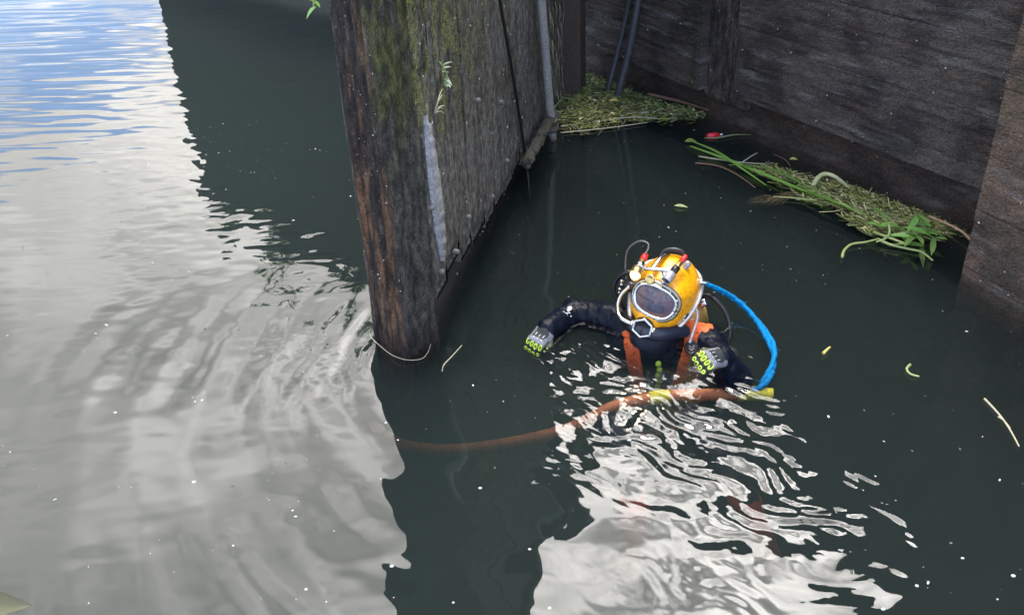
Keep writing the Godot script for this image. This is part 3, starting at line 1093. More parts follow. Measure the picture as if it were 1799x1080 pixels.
func build_litter() -> void:
	var tones1 := [Color(0.15, 0.19, 0.05), Color(0.22, 0.25, 0.08), Color(0.09, 0.12, 0.035), Color(0.34, 0.31, 0.18), Color(0.05, 0.055, 0.03), Color(0.17, 0.22, 0.05), Color(0.13, 0.10, 0.05)]
	var tones2 := [Color(0.19, 0.22, 0.06), Color(0.28, 0.28, 0.11), Color(0.11, 0.13, 0.04), Color(0.42, 0.38, 0.20), Color(0.12, 0.16, 0.04), Color(0.06, 0.06, 0.03)]
	var m1 := PackedVector2Array([Vector2(0.304, -6.048), Vector2(0.379, -5.787), Vector2(0.517, -5.721), Vector2(0.784, -5.853), Vector2(1.005, -5.874), Vector2(1.344, -5.78), Vector2(1.307, -6.019), Vector2(0.961, -6.36), Vector2(0.74, -6.72), Vector2(0.55, -6.98), Vector2(0.46, -6.85)])
	var m2 := PackedVector2Array([Vector2(1.47, -5.18), Vector2(1.77, -4.92), Vector2(2.04, -4.59), Vector2(2.19, -4.35), Vector2(2.30, -4.15), Vector2(2.081, -4.163), Vector2(1.923, -4.191), Vector2(1.795, -4.144), Vector2(1.773, -4.331), Vector2(1.663, -4.539), Vector2(1.524, -4.802), Vector2(1.417, -5.005)])
	mat_of_weed("weed_mat", "green weed mat caught in the corner between the gate and the dark wall, around the pole feet", m1, 2600, 0.5, 0.9, tones1, 5, 0.03)
	mat_of_weed("weed_mat", "long straw-coloured weed mat drifting along the dark wall beside the long green blade", m2, 3000, -0.95, 0.42, tones2, 8, 0.028)
	strand("floating_reed", "longest bright green reed blade along the edge of the straw-coloured weed mat", "reed blade", [Vector3(1.109, 0.014, -5.4), Vector3(1.309, 0.03, -5.097), Vector3(1.565, 0.03, -4.725), Vector3(1.739, 0.03, -4.497), Vector3(1.864, 0.014, -4.302)], 0.034, M.iris)
	strand("floating_reed", "shorter green reed blade crossing the tip of the longest blade", "reed blade", [Vector3(1.134, 0.024, -5.441), Vector3(1.243, 0.03, -5.254), Vector3(1.325, 0.03, -5.024), Vector3(1.425, 0.01, -4.806)], 0.024, M.iris)
	strand("floating_reed", "middle green reed blade lying behind the longest one, on the straw-coloured mat", "reed blade", [Vector3(1.274, 0.02, -5.085), Vector3(1.458, 0.05, -4.95), Vector3(1.625, 0.055, -4.649), Vector3(1.70, 0.05, -4.483)], 0.026, M.iris2)
	strand("twig", "thin brown twig on the open side of the green reed blades", "twig", [Vector3(1.098, 0.01, -5.155), Vector3(1.216, 0.012, -5.092), Vector3(1.296, 0.012, -4.965), Vector3(1.359, 0.008, -4.791)], 0.009, M.twig, false)
	strand("twig", "pale twig lying straight across the far end of the reed blades", "twig", [Vector3(1.134, 0.012, -5.242), Vector3(1.287, 0.016, -5.149), Vector3(1.436, 0.02, -5.083), Vector3(1.532, 0.02, -5.079)], 0.008, M.straw, false)
	strand("twig", "short pale twig pointing at the wall from the far tip of the straw-coloured mat", "twig", [Vector3(1.365, 0.012, -5.131), Vector3(1.428, 0.02, -5.19), Vector3(1.479, 0.012, -5.251)], 0.009, M.straw, false)
	strand("twig", "short reddish twig near the yellow leaf on the straw-coloured mat", "twig", [Vector3(1.557, 0.03, -5.175), Vector3(1.585, 0.05, -5.057), Vector3(1.598, 0.04, -4.984)], 0.007, M.twig, false)
	strand("bent_stalk", "thick pale stalk bent into an arch on the straw-coloured mat", "stalk", [Vector3(1.665, 0.01, -4.768), Vector3(1.685, 0.06, -4.768), Vector3(1.71, 0.09, -4.75), Vector3(1.739, 0.10, -4.71), Vector3(1.782, 0.075, -4.698), Vector3(1.843, 0.02, -4.705)], 0.028, M.palestalk, false)
	strand("stick", "pinkish brown stick from the weed mat to the foot of the right-hand quoin", "stick", [Vector3(2.12, 0.03, -4.32), Vector3(2.212, 0.03, -4.144), Vector3(2.213, 0.02, -3.96)], 0.016, M.pinkstick, false)
	# broad-leaved plant
	var pl := thing("water_plant", Vector3(1.86, 0.0, -4.12), "broad-leaved bright green plant with trailing stems at the near end of the straw-coloured mat", "plant")
	var tips := [[-0.02, 0.06, -0.13, 0.16, 0.05, 0.3], [0.03, 0.07, -0.07, 0.15, 0.055, 1.9], [0.08, 0.05, 0.05, 0.17, 0.05, 2.4], [0.14, 0.07, 0.02, 0.15, 0.05, 1.3], [0.19, 0.06, 0.0, 0.14, 0.05, 0.9], [0.15, 0.02, 0.12, 0.17, 0.045, 2.7], [0.06, 0.08, -0.01, 0.14, 0.055, 3.6], [0.17, 0.06, -0.05, 0.13, 0.045, 0.2], [0.12, 0.07, -0.06, 0.14, 0.05, 5.6], [0.02, 0.04, 0.03, 0.13, 0.045, 4.4], [0.09, 0.05, 0.09, 0.13, 0.045, 3.0]]
	for i in 10:
		var q: Array = tips[i].duplicate()
		q[0] += 0.03 * sin(i * 2.3)
		q[1] -= 0.025
		q[2] += 0.03 * cos(i * 3.1)
		q[3] *= 0.75
		q[5] += 1.3 + 0.4 * i
		tips.append(q)
	for t in tips:
		var st := new_st()
		var d := Vector3(sin(t[5]), 0.1, cos(t[5]))
		leaf_shape(st, Vector3(t[0], t[1] + 0.015 + 0.02 * sin(t[5] * 5.0), t[2]) - d * t[3] * 0.6, d + Vector3(0, 0.25 * sin(t[5] * 3.0), 0), t[3] * 1.05, t[4] * 0.62, Vector3(0.25 * sin(t[5] * 7.0), 1, 0.2).normalized(), 0.3)
		put("leaf", done(st), M.bright if int(t[5] * 10.0) % 3 else M.iris2, pl)
	var stems := [[Vector3(1.577, 0.012, -3.982), Vector3(1.608, 0.012, -4.046), Vector3(1.66, 0.014, -4.099), Vector3(1.728, 0.016, -4.11), Vector3(1.804, 0.02, -4.131)], [Vector3(1.8, 0.02, -4.12), Vector3(1.84, 0.015, -4.075), Vector3(1.918, 0.012, -4.027), Vector3(1.96, 0.012, -3.995), Vector3(1.982, 0.01, -3.915)], [Vector3(1.869, 0.05, -4.277), Vector3(1.858, 0.07, -4.177), Vector3(1.838, 0.06, -4.108), Vector3(1.821, 0.03, -4.108), Vector3(1.779, 0.02, -4.101)], [Vector3(1.82, 0.03, -4.13), Vector3(1.92, 0.05, -4.12), Vector3(2.0, 0.05, -4.12), Vector3(2.09, 0.03, -4.16)], [Vector3(1.80, 0.02, -4.2), Vector3(1.83, 0.04, -4.11), Vector3(1.90, 0.03, -4.05)]]
	for s in stems:
		var rel := []
		for p in s:
			rel.append(p - Vector3(1.86, 0.0, -4.12))
		put("stem", tube_mesh(rel, 0.0075, 0.0045, 7), M.lightstem, pl)
	# seed head in the water
	var sh := thing("seed_head", Vector3(1.442, 0.01, -4.667), "fluffy brown seed head afloat on the open side of the long reed blade", "seed head")
	var st := new_st()
	for i in 90:
		var a := rng.randf_range(-0.5, 0.5) + (PI if rng.randf() < 0.7 else 0.0) + 0.5
		var l := rng.randf_range(0.04, 0.13)
		var o := Vector3(rng.randf_range(-0.07, 0.07), 0.0, rng.randf_range(-0.03, 0.03))
		tube(st, PackedVector3Array([o, o + Vector3(cos(a) * l, rng.randf_range(-0.01, 0.01), -sin(a) * l * 0.7 + 0.02)]), 0.0009, 0.0005, 3)
	put("bristles", done(st), M.fluff, sh)
	put("stalk", tube_mesh([Vector3(-0.02, 0, 0), Vector3(0.08, 0.003, 0.03), Vector3(0.17, 0.0, 0.06), Vector3(0.26, 0.005, 0.03), Vector3(0.33, 0.0, 0.0)], 0.004, 0.003, 6), M.lightstem, sh)
	# small things
	var fl := thing("red_float", Vector3(1.281, 0.006, -5.559), "small red plastic float on the dark water near the wall", "float")
	st = new_st()
	lathe(st, [Vector2(0.0, -0.042), Vector2(0.012, -0.04), Vector2(0.019, -0.03), Vector2(0.021, 0.0), Vector2(0.017, 0.028), Vector2(0.009, 0.034), Vector2(0.008, 0.044), Vector2(0.0, 0.045)], along(Vector3.ZERO, Vector3(1, 0.05, -0.1)), 14)
	put("body", done(st), M.red, fl)
	st = new_st()
	lathe(st, [Vector2(0.0, -0.012), Vector2(0.006, -0.01), Vector2(0.006, 0.01), Vector2(0.0, 0.012)], along(Vector3(0.05, 0.003, -0.005), Vector3(1, 0.05, -0.1)), 8)
	put("plug", done(st), M.whiteplastic, fl)
	strand("floating_reed", "pale split reed blade floating against the red float", "reed blade", [Vector3(1.22, 0.01, -5.52), Vector3(1.303, 0.012, -5.51), Vector3(1.407, 0.012, -5.543), Vector3(1.517, 0.01, -5.539)], 0.022, M.palegreen)
	single_leaf("round yellow-green leaf at the far tip of the reed blades", Vector3(1.09, 0.012, -5.47), Vector3(1, 0.1, 0.25), 0.075, 0.06, M.limeleaf)
	single_leaf("ragged pale green leaf alone on dark water above the diver's helmet", Vector3(0.885, 0.008, -4.62), Vector3(1, 0.05, 0.35), 0.075, 0.032, M.palegreen)
	single_leaf("lime green leaf at the open edge of the corner weed mat", Vector3(0.99, 0.012, -5.85), Vector3(1, 0.1, 0.1), 0.07, 0.045, M.limeleaf)
	single_leaf("small yellow leaf on top of the straw-coloured weed mat", Vector3(1.60, 0.065, -5.02), Vector3(1, 0.1, 0.3), 0.045, 0.035, M.yellowleaf)
	single_leaf("larger yellow leaf in the middle of the corner weed mat", Vector3(0.70, 0.06, -6.10), Vector3(1, 0.1, 0.2), 0.07, 0.045, M.yellowleaf)
	single_leaf("long yellow leaf at the gate side of the corner weed mat", Vector3(0.40, 0.06, -6.42), Vector3(1, 0.1, -0.3), 0.11, 0.03, M.yellowleaf)
	strand("straw", "longest straw floating along the open edge of the corner weed mat", "straw", [Vector3(0.363, 0.01, -5.818), Vector3(0.603, 0.012, -5.866), Vector3(0.829, 0.012, -5.917), Vector3(1.004, 0.01, -5.864)], 0.011, M.straw, false)
	strand("straw", "thin straw apart from the corner weed mat, nearest the diver", "straw", [Vector3(0.356, 0.01, -5.713), Vector3(0.627, 0.012, -5.745), Vector3(0.913, 0.01, -5.816)], 0.008, M.straw, false)
	strand("straw", "short pale straw in the dark gap of the corner weed mat", "straw", [Vector3(0.783, 0.014, -5.995), Vector3(0.909, 0.02, -5.968), Vector3(1.026, 0.014, -6.004)], 0.012, M.straw, false)
	strand("stick", "brown stick lying along the foot of the dark wall at the corner weed mat", "stick", [Vector3(0.975, 0.05, -6.22), Vector3(1.156, 0.045, -6.08), Vector3(1.325, 0.03, -5.93)], 0.024, M.twig, false)
	strand("straw", "yellow-green straw leaning on the pole collar", "straw", [Vector3(0.292, 0.05, -5.93), Vector3(0.34, 0.06, -6.04), Vector3(0.399, 0.07, -6.16)], 0.014, M.palegreen, false)
	strand("dry_stalk", "long dry stalk floating near the right edge of the water", "stalk", [Vector3(1.765, 0.008, -2.869), Vector3(1.775, 0.01, -2.769), Vector3(1.774, 0.01, -2.68), Vector3(1.765, 0.008, -2.592)], 0.009, M.straw, false)
	strand("dry_stalk", "short dry stalk lying against the long floating one", "stalk", [Vector3(1.768, 0.008, -2.76), Vector3(1.775, 0.012, -2.73), Vector3(1.779, 0.01, -2.69)], 0.007, M.straw, false)
	strand("curled_blade", "curled pale green blade floating between the diver and the right edge", "grass blade", [Vector3(1.572, 0.01, -3.104), Vector3(1.547, 0.012, -3.075), Vector3(1.548, 0.012, -3.041), Vector3(1.577, 0.01, -3.023)], 0.012, M.palegreen, false)
	strand("reed_piece", "short yellow piece of reed floating right of the blue hose", "reed", [Vector3(1.256, 0.012, -3.206), Vector3(1.276, 0.013, -3.227), Vector3(1.296, 0.012, -3.248)], 0.014, M.yellowleaf, false)
	strand("string", "white string looped round the foot of the gate's brown end post", "string", [Vector3(-0.62, 0.02, -3.50), Vector3(-0.605, 0.012, -3.470), Vector3(-0.556, 0.012, -3.397), Vector3(-0.508, 0.012, -3.338), Vector3(-0.446, 0.012, -3.300), Vector3(-0.387, 0.012, -3.302), Vector3(-0.362, 0.012, -3.345), Vector3(-0.35, 0.02, -3.40)], 0.0034, M.straw, false)
	strand("twig", "bare twig poking out of the water right of the gate's end post", "twig", [Vector3(-0.30, -0.02, -3.25), Vector3(-0.291, 0.004, -3.264), Vector3(-0.256, 0.02, -3.303), Vector3(-0.216, 0.05, -3.332)], 0.006, M.straw, false)
	# leaves rooted out of frame
	var sp := thing("leafy_sprig", Vector3(-0.50, 2.95, -3.20), "leafy green sprig hanging beside the top of the brown end post", "sprig")
	put("stem", tube_mesh([Vector3(0, -0.1, -0.1), Vector3(0.0, -0.6, 0.05), Vector3(-0.03, -1.1, 0.13), Vector3(-0.07, -1.42, 0.15)], 0.005, 0.003, 6), M.lightstem, sp)
	for l in [[-0.03, -1.36, 0.14, 0.055, 0.8], [-0.08, -1.40, 0.15, 0.05, 2.5], [-0.05, -1.28, 0.14, 0.06, 4.2], [-0.06, -1.42, 0.15, 0.05, 5.2]]:
		st = new_st()
		leaf_shape(st, Vector3(l[0], l[1], l[2]), Vector3(sin(l[4]), -0.5, cos(l[4])), l[3], l[3] * 0.5)
		put("leaf", done(st), M.bright, sp)
	var br := thing("bank_plant", Vector3(-0.75, 0.9, -0.35), "stalk with one green-pink leaf close by the camera, at the lower left corner", "plant")
	put("stem", tube_mesh([Vector3(-0.1, 0, 0), Vector3(0.05, 0.4, -0.05), Vector3(0.2, 0.68, -0.2), Vector3(0.255, 0.745, -0.247)], 0.004, 0.002, 6), M.stem, br)
	st = new_st()
	leaf_shape(st, Vector3(0.25, 0.751, -0.243), Vector3(0.9, -0.10, -0.06), 0.062, 0.024, Vector3(0.1, 0.9, 0.5), 0.12)
	put("leaf", done(st), M.pinkleaf, br)
	var wp := thing("wall_seedling", leaf_at(0.27, 1.08, 0.015), "small pale seedling growing from the joint of the mossy gate planks", "plant")
	for k in 7:
		st = new_st()
		var a := k * 0.9
		leaf_shape(st, Vector3(0.0, -0.012 * k + 0.03, 0.0), Vector3(0.6 + 0.3 * sin(a * 2.0), 0.4 * cos(a), -0.9 * sin(a)), 0.045, 0.022)
		put("leaf", done(st), M.paleleaf, wp)
	put("stem", tube_mesh([Vector3(-0.01, 0.05, 0), Vector3(0.015, 0.0, 0), Vector3(0.01, -0.07, 0.0)], 0.003, 0.002, 5), M.lightstem, wp)
	var w2 := thing("dead_sprig", leaf_at(0.11, 0.98, 0.02), "dried pale sprig hanging at the top of the bleached strip on the gate", "sprig")
	for k in 6:
		put("stalk", tube_mesh([Vector3(0, 0, 0), Vector3(0.02, 0.03 * sin(k * 2.0) + 0.02, -0.03 * k * 0.4), Vector3(0.03, 0.05 * sin(k * 2.0), -0.05 - 0.02 * k)], 0.003, 0.002, 5), M.straw, w2)
	# moss and grass on the gate
	var moss := thing("moss", Vector3.ZERO, "tufts of moss and short grass growing on the upper gate planks and end post", "moss")
	moss.set_meta("kind", "stuff")
	st = new_st()
	tube(st, PackedVector3Array([Vector3(0, 0, 0), Vector3(0.05, 0.35, 0.16), Vector3(-0.03, 0.75, 0.24), Vector3(0.12, 1.05, 0.16)]), 0.05, 0.01, 4)
	var tuft := done(st)
	var xf := []
	var cs := []
	var r := RandomNumberGenerator.new()
	r.seed = 41
	while xf.size() < 9000:
		var s := r.randf_range(-0.05, 1.3)
		var h := r.randf_range(0.55, 1.75)
		var dens := smoothstep(0.7, 1.25, h + 0.45 * n1.get_noise_3d(s * 5.0, h * 2.2, 20.0)) * smoothstep(1.3, 0.3, s) + 0.6 * exp(-pow((s - 0.05) / 0.05, 2.0)) * smoothstep(0.85, 1.1, h)
		if n1.get_noise_3d(s * 9.0, h * 4.0, 33.0) < 0.02 or r.randf() > dens:
			continue
		var l := r.randf_range(0.005, 0.017) * (1.8 if absf(s - 0.06) < 0.06 and h > 1.15 else 1.0)
		var b := Basis(LU, Vector3.UP, LN).orthonormalized().rotated(LN, r.randf_range(-2.6, 2.6))
		xf.append(Transform3D(b * Basis.from_scale(Vector3.ONE * l), leaf_at(s, h, 0.002)))
		var t := r.randf()
		cs.append(Color(0.19, 0.20, 0.045).lerp(Color(0.30, 0.28, 0.12), t * t) * r.randf_range(0.4, 1.6) if absf(s - 0.06) > 0.05 or h < 1.15 else Color(0.045, 0.065, 0.03) * r.randf_range(0.6, 1.5))
	# hanging roots right of the pole
	for i in 110:
		var l := r.randf_range(0.04, 0.14)
		var b := Basis(LU, Vector3.UP, LN).orthonormalized().rotated(LN, r.randf_range(2.2, 4.0))
		xf.append(Transform3D(b * Basis.from_scale(Vector3(l * 0.15, l, l * 0.5)), leaf_at(r.randf_range(2.35, 2.95), r.randf_range(0.1, 0.75), 0.01)))
		cs.append(Color(0.22, 0.2, 0.14) * r.randf_range(0.3, 1.3))
	stuff("tufts", tuft, M.weed, xf, cs, moss)
	add_flecks(moss, 520, func() -> Vector3: return leaf_at(rng.randf_range(0.0, 2.8), rng.randf_range(0.15, 1.6), 0.006), LN, 0.0012, 0.007, "flecks")
	add_flecks(moss, 160, func() -> Vector3:
		var t := rng.randf()
		return Vector3(lerpf(-0.60, -0.44, t), rng.randf_range(0.3, 1.6), lerpf(-3.478, -3.32, t)), Vector3(-0.68, 0, 0.73), 0.001, 0.004, "flecks")
	# froth
	st = new_st()
	lathe(st, [Vector2(1.0, 0.0), Vector2(0.92, 0.35), Vector2(0.6, 0.62), Vector2(0.0, 0.72)], Transform3D.IDENTITY, 10)
	var bub := done(st)
	r.seed = 90
	var big := [Vector2(-0.78, -2.45), Vector2(-0.765, -2.42), Vector2(-1.16, -2.62), Vector2(-0.42, -2.18), Vector2(-0.22, -2.02), Vector2(-1.25, -3.1), Vector2(-1.58, -3.05), Vector2(-0.14, -2.52), Vector2(0.02, -2.22), Vector2(0.07, -1.98), Vector2(1.36, -2.1), Vector2(1.05, -1.92), Vector2(1.48, -2.02), Vector2(1.18, -2.0), Vector2(-0.68, -2.1), Vector2(-0.12, -1.94), Vector2(-0.95, -2.3), Vector2(-0.5, -2.9)]
	var lab := "small white froth bubble afloat on the open water"
	for p in big:
		var rad := r.randf_range(0.0042, 0.0078)
		var o := put("froth_bubble", bub, M.froth, null, Vector3(p.x, wave(p.x, p.y), p.y))
		o.scale = Vector3(rad * r.randf_range(0.8, 1.2), rad * 0.5, rad * r.randf_range(0.6, 1.0))
		tag(o, lab, "froth bubble", "larger froth bubbles on the open water")
	xf = []
	cs = []
	while xf.size() < 900:
		var x := r.randf_range(-2.6, 2.2)
		var z := r.randf_range(-6.2, -1.5)
		if r.randf() > 0.06 + 1.1 * smoothstep(-0.1, 0.45, n1.get_noise_3d(x * 1.3, z * 2.1, 90.0)):
			continue
		var rad := 0.0009 + 0.003 * pow(r.randf(), 4.0)
		xf.append(Transform3D(Basis.from_scale(Vector3(rad * r.randf_range(0.8, 2.4), rad * 0.6, rad)).rotated(Vector3.UP, r.randf() * TAU), Vector3(x, wave(x, z) + 0.0005, z)))
		var v := 0.06 + 0.7 * pow(r.randf(), 1.6)
		cs.append(Color(v, v, v * 0.95))
	var fr := thing("froth", Vector3.ZERO, "scattered tiny white froth flecks all over the water", "froth")
	fr.set_meta("kind", "stuff")
	stuff("froth_flecks", bub, M.fleck, xf, cs, fr)

func litter_materials() -> void:
	M.weed = vmat(0.7)
	M.iris = mat(lin(0.17, 0.36, 0.06), 0.45)
	M.iris2 = mat(lin(0.11, 0.20, 0.05), 0.5)
	M.bright = mat(lin(0.17, 0.36, 0.08), 0.5)
	M.lightstem = mat(lin(0.28, 0.34, 0.12), 0.5)
	M.palegreen = mat(lin(0.32, 0.38, 0.18), 0.5)
	M.limeleaf = mat(lin(0.22, 0.30, 0.05), 0.5)
	M.paleleaf = mat(lin(0.34, 0.42, 0.30), 0.6)
	M.yellowleaf = mat(lin(0.50, 0.42, 0.12), 0.6)
	M.pinkleaf = mat(lin(0.06, 0.06, 0.03), 0.7)
	M.twig = mat(lin(0.16, 0.09, 0.06), 0.8)
	M.straw = mat(lin(0.42, 0.38, 0.26), 0.7)
	M.palestalk = mat(lin(0.50, 0.50, 0.27), 0.5)
	M.pinkstick = mat(lin(0.40, 0.26, 0.17), 0.7)
	M.fluff = mat(lin(0.22, 0.16, 0.09), 0.9)
	M.red = mat(lin(0.62, 0.02, 0.035), 0.35)
	M.whiteplastic = mat(lin(0.7, 0.7, 0.68), 0.5)
	M.froth = mat(lin(0.45, 0.45, 0.43), 0.5)
	for k in ["iris", "iris2", "bright", "limeleaf", "palegreen", "paleleaf"]:
		M[k].backlight_enabled = true
		M[k].backlight = lin(0.25, 0.4, 0.08)

# ---------------------------------------------------------------- the diver
const HC := Vector3(0.632, 0.18, -3.44)
const BASE := Vector3(0.62, -1.25, -3.30)
const J := {
	"neck": Vector3(0.635, 0.0, -3.45), "chest": Vector3(0.65, -0.24, -3.44), "waist": Vector3(0.65, -0.46, -3.40), "hip": Vector3(0.65, -0.62, -3.36),
	"rs": Vector3(0.47, -0.005, -3.555), "re": Vector3(0.278, -0.02, -3.645), "rw": Vector3(0.150, 0.018, -3.478),
	"ls": Vector3(0.83, -0.08, -3.45), "le": Vector3(0.885, -0.045, -3.135), "lw": Vector3(0.822, 0.085, -3.112),
	"rh": Vector3(0.56, -0.60, -3.36), "rk": Vector3(0.38, -0.125, -2.93), "ra": Vector3(0.42, -0.27, -2.62), "rt": Vector3(0.37, -0.44, -2.44),
	"lh": Vector3(0.74, -0.60, -3.36), "lk": Vector3(0.70, -0.125, -2.95), "la": Vector3(0.83, -0.24, -2.63), "lt": Vector3(0.90, -0.38, -2.46),
}

func torso(p: Vector3) -> float:
	var q := p
	var d := ell(q, J.chest, Vector3(0.20, 0.24, 0.135))
	d = smin(d, ell(q, J.waist, Vector3(0.165, 0.2, 0.12)), 0.10)
	d = smin(d, ell(q, J.hip, Vector3(0.175, 0.14, 0.13)), 0.10)
	d = smin(d, cap(q, Vector3(0.48, -0.095, -3.48), J.ls, 0.075, 0.075), 0.09)
	d = smin(d, cap(q, J.neck, J.chest, 0.075, 0.10), 0.08)
	return d

func body(p: Vector3) -> float:
	var d := torso(p)
	d = smin(d, cap(p, J.rs, J.re, 0.072, 0.062), 0.05)
	d = smin(d, cap(p, J.re, J.rw, 0.063, 0.047), 0.03)
	d = smin(d, cap(p, J.ls, J.le, 0.072, 0.062), 0.05)
	d = smin(d, cap(p, J.le, J.lw, 0.064, 0.043), 0.025)
	d = smin(d, cap(p, J.rh, J.rk, 0.092, 0.072), 0.06)
	d = smin(d, cap(p, J.rk, J.ra, 0.07, 0.05), 0.03)
	d = smin(d, cap(p, J.ra, J.rt, 0.05, 0.04), 0.03)
	d = smin(d, cap(p, J.lh, J.lk, 0.092, 0.072), 0.06)
	d = smin(d, cap(p, J.lk, J.la, 0.07, 0.05), 0.03)
	d = smin(d, cap(p, J.la, J.lt, 0.05, 0.04), 0.03)
	# folds of the suit
	var fold := n3.get_noise_3d(p.x * 30.0 + 3.0, p.y * 16.0, p.z * 30.0)
	return d - 0.004 * n3.get_noise_3d(p.x * 15.0, p.y * 15.0, p.z * 15.0) - 0.0045 * smoothstep(0.1, 0.5, absf(fold))

func body_color(p: Vector3) -> Color:
	if p.y < -0.5 or (p.z > -3.22 and p.y < -0.2):
		return Color(0.80, 0.11, 0.04)
	return Color(0.006, 0.009, 0.020)

func snap(p: Vector3, lift: float) -> Transform3D:
	var g := Vector3.UP
	for i in 8:
		var d := body(p)
		g = Vector3(body(p + Vector3(0.004, 0, 0)) - d, body(p + Vector3(0, 0.004, 0)) - d, body(p + Vector3(0, 0, 0.004)) - d).normalized()
		p -= g * (d - lift)
	return along(p, g)

# straps: a band of the torso's own surface, a little proud of it
func strap_mesh(path: Array, half: float, lift: float, back := false) -> ArrayMesh:
	var f := func(p: Vector3) -> float:
		var band := 9.0
		for i in path.size() - 1:
			band = minf(band, cap(p, path[i], path[i + 1], half, half))
		return maxf(absf(torso(p) - lift) - 0.006, band)
	var lo := Vector3.ONE * 99.0
	var hi := -lo
	for p in path:
		lo = lo.min(p - Vector3.ONE * (half + 0.02))
		hi = hi.max(p + Vector3.ONE * (half + 0.02))
	return nets(f, lo, hi, 0.009)

func fist(p: Vector3) -> float:
	# wrist at the origin, knuckles at +Y, back of the hand +Z, thumb +X
	var d := rbox(p, Vector3(0, 0.045, 0.0), Vector3(0.042, 0.054, 0.021), 0.0205)
	d = smin(d, cap(p, Vector3(0, -0.05, 0), Vector3(0, 0.01, 0), 0.036, 0.033), 0.02)
	var lens := [0.040, 0.045, 0.042, 0.034]
	for i in 4:
		var x := 0.031 - 0.0207 * i
		var k: float = lens[i]
		var a := Vector3(x, 0.088 - 0.004 * absf(i - 1.0), 0.004)
		var b := a + Vector3(0, k * 0.55, -k * 0.80)
		var c := b + Vector3(0.001, -k * 0.62, -k * 0.42)
		var e := c + Vector3(0.0, -k * 0.42, k * 0.42)
		var f := minf(cap(p, a, b, 0.0128, 0.0115), minf(cap(p, b, c, 0.0115, 0.0108), cap(p, c, e, 0.0108, 0.010)))
		d = smin(d, f, 0.004)
	var t := minf(cap(p, Vector3(0.030, 0.022, -0.008), Vector3(0.052, 0.052, -0.018), 0.0165, 0.0135), minf(cap(p, Vector3(0.052, 0.052, -0.018), Vector3(0.044, 0.085, -0.034), 0.0135, 0.0125), cap(p, Vector3(0.044, 0.085, -0.034), Vector3(0.026, 0.104, -0.046), 0.0125, 0.011)))
	return smin(d, t, 0.008)

func glove_color(p: Vector3) -> Color:
	if p.y < -0.012:
		return Color(0.02, 0.02, 0.024) if p.y > -0.026 or p.y < -0.04 else Color(0.30, 0.31, 0.33)
	var edge := 0.006 * n3.get_noise_3d(p.x * 60.0, p.y * 60.0, p.z * 60.0)
	if p.z > 0.010 and p.y < 0.070 + edge and absf(p.x) < 0.030 + edge:
		return Color(0.022, 0.024, 0.03)
	if p.z > 0.002 and p.y < 0.094 and (p.y > 0.066 or absf(p.x) > 0.026) and p.y > 0.012:
		return Color(0.17, 0.18, 0.205) * (1.0 + 40.0 * edge)
	if p.z > 0.0 and p.y <= 0.012:
		return Color(0.03, 0.03, 0.036)
	if p.z < -0.012:
		return Color(0.025, 0.027, 0.03)
	return Color(0.07, 0.08, 0.05)

func build_glove(person: Node3D, xf: Transform3D, mirror: float) -> void:
	# mirrored by swapping the sign of x inside the field, not by a negative scale
	var f := func(p: Vector3) -> float: return fist(Vector3(p.x * mirror, p.y, p.z))
	var c := func(p: Vector3) -> Color: return glove_color(p)
	var g := put("glove", nets(f, Vector3(-0.075, -0.09, -0.085), Vector3(0.075, 0.135, 0.045), 0.0036, c), M.glove, person)
	g.transform = Transform3D(xf.basis, xf.origin - BASE)
	for i in 4:
		var x := (0.031 - 0.0207 * i) * mirror
		var a := Vector3(x, 0.088 - 0.004 * absf(i - 1.0), 0.004)
		var dir := Vector3(0, 0.55, -0.80).normalized()
		var nn := Vector3(0, 0.80, 0.55).normalized()
		for k in 2:
			var st := new_st()
			var cpos := a + dir * (0.011 + 0.0 * k) + nn * 0.0125 if k == 0 else a + dir * 0.036 + Vector3(0, 0.011, -0.004)
			var side := Vector3(1, 0, 0)
			var d2 := dir if k == 0 else Vector3(0, 0.1, -1.0).normalized()
			var ring := []
			for s in 13:
				var t := TAU * s / 12.0
				ring.append(cpos + side * cos(t) * 0.0060 + d2 * sin(t) * (0.0115 if k == 0 else 0.007))
			tube(st, smooth_pts(ring, 2), 0.0032, 0.0032, 6)
			put("finger_pad", done(st), M.lime, g)
		var st2 := new_st()
		ball(st2, a + dir * 0.011 + nn * 0.0115, Vector3(0.0045, 0.0095, 0.002), Basis(Vector3(1, 0, 0), dir, nn), 8, 5)
		put("pad_hollow", done(st2), M.olive, g)
	for i in 3:
		var st := new_st()
		box(st, Transform3D(Basis.IDENTITY, Vector3((0.018 - 0.018 * i) * mirror, 0.052, 0.0205)), Vector3(0.0028, 0.022, 0.003), 0.001)
		box(st, Transform3D(Basis.IDENTITY, Vector3((0.018 - 0.018 * i) * mirror, 0.075, 0.0195)), Vector3(0.006, 0.006, 0.003), 0.001)
		put("back_bar", done(st), M.whiterub, g)
	for k in 3:
		var st := new_st()
		ball(st, Vector3((0.053 - 0.004 * k) * mirror, 0.055 + 0.016 * k, -0.010 - 0.007 * k), Vector3(0.007, 0.005, 0.005), Basis.IDENTITY, 8, 5)
		put("thumb_pad", done(st), M.lime, g)

func shell_sdf(p: Vector3) -> float:
	var d := ell(p, Vector3(0.007, 0.010, -0.038), Vector3(0.133, 0.160, 0.160))
	d = smin(d, rbox(p, Vector3(0, -0.005, 0.065), Vector3(0.098, 0.086, 0.062), 0.045), 0.06)
	d = smin(d, rbox(p, Vector3(-0.008, -0.085, 0.09), Vector3(0.048, 0.05, 0.052), 0.03), 0.035)
	d = maxf(d, -(p.y + 0.128 - 0.25 * (p.z - 0.02)))
	var hole := rbox(p, Vector3(0, 0.012, 0.13), Vector3(0.083, 0.056, 0.115), 0.045)
	return maxf(d, -hole)

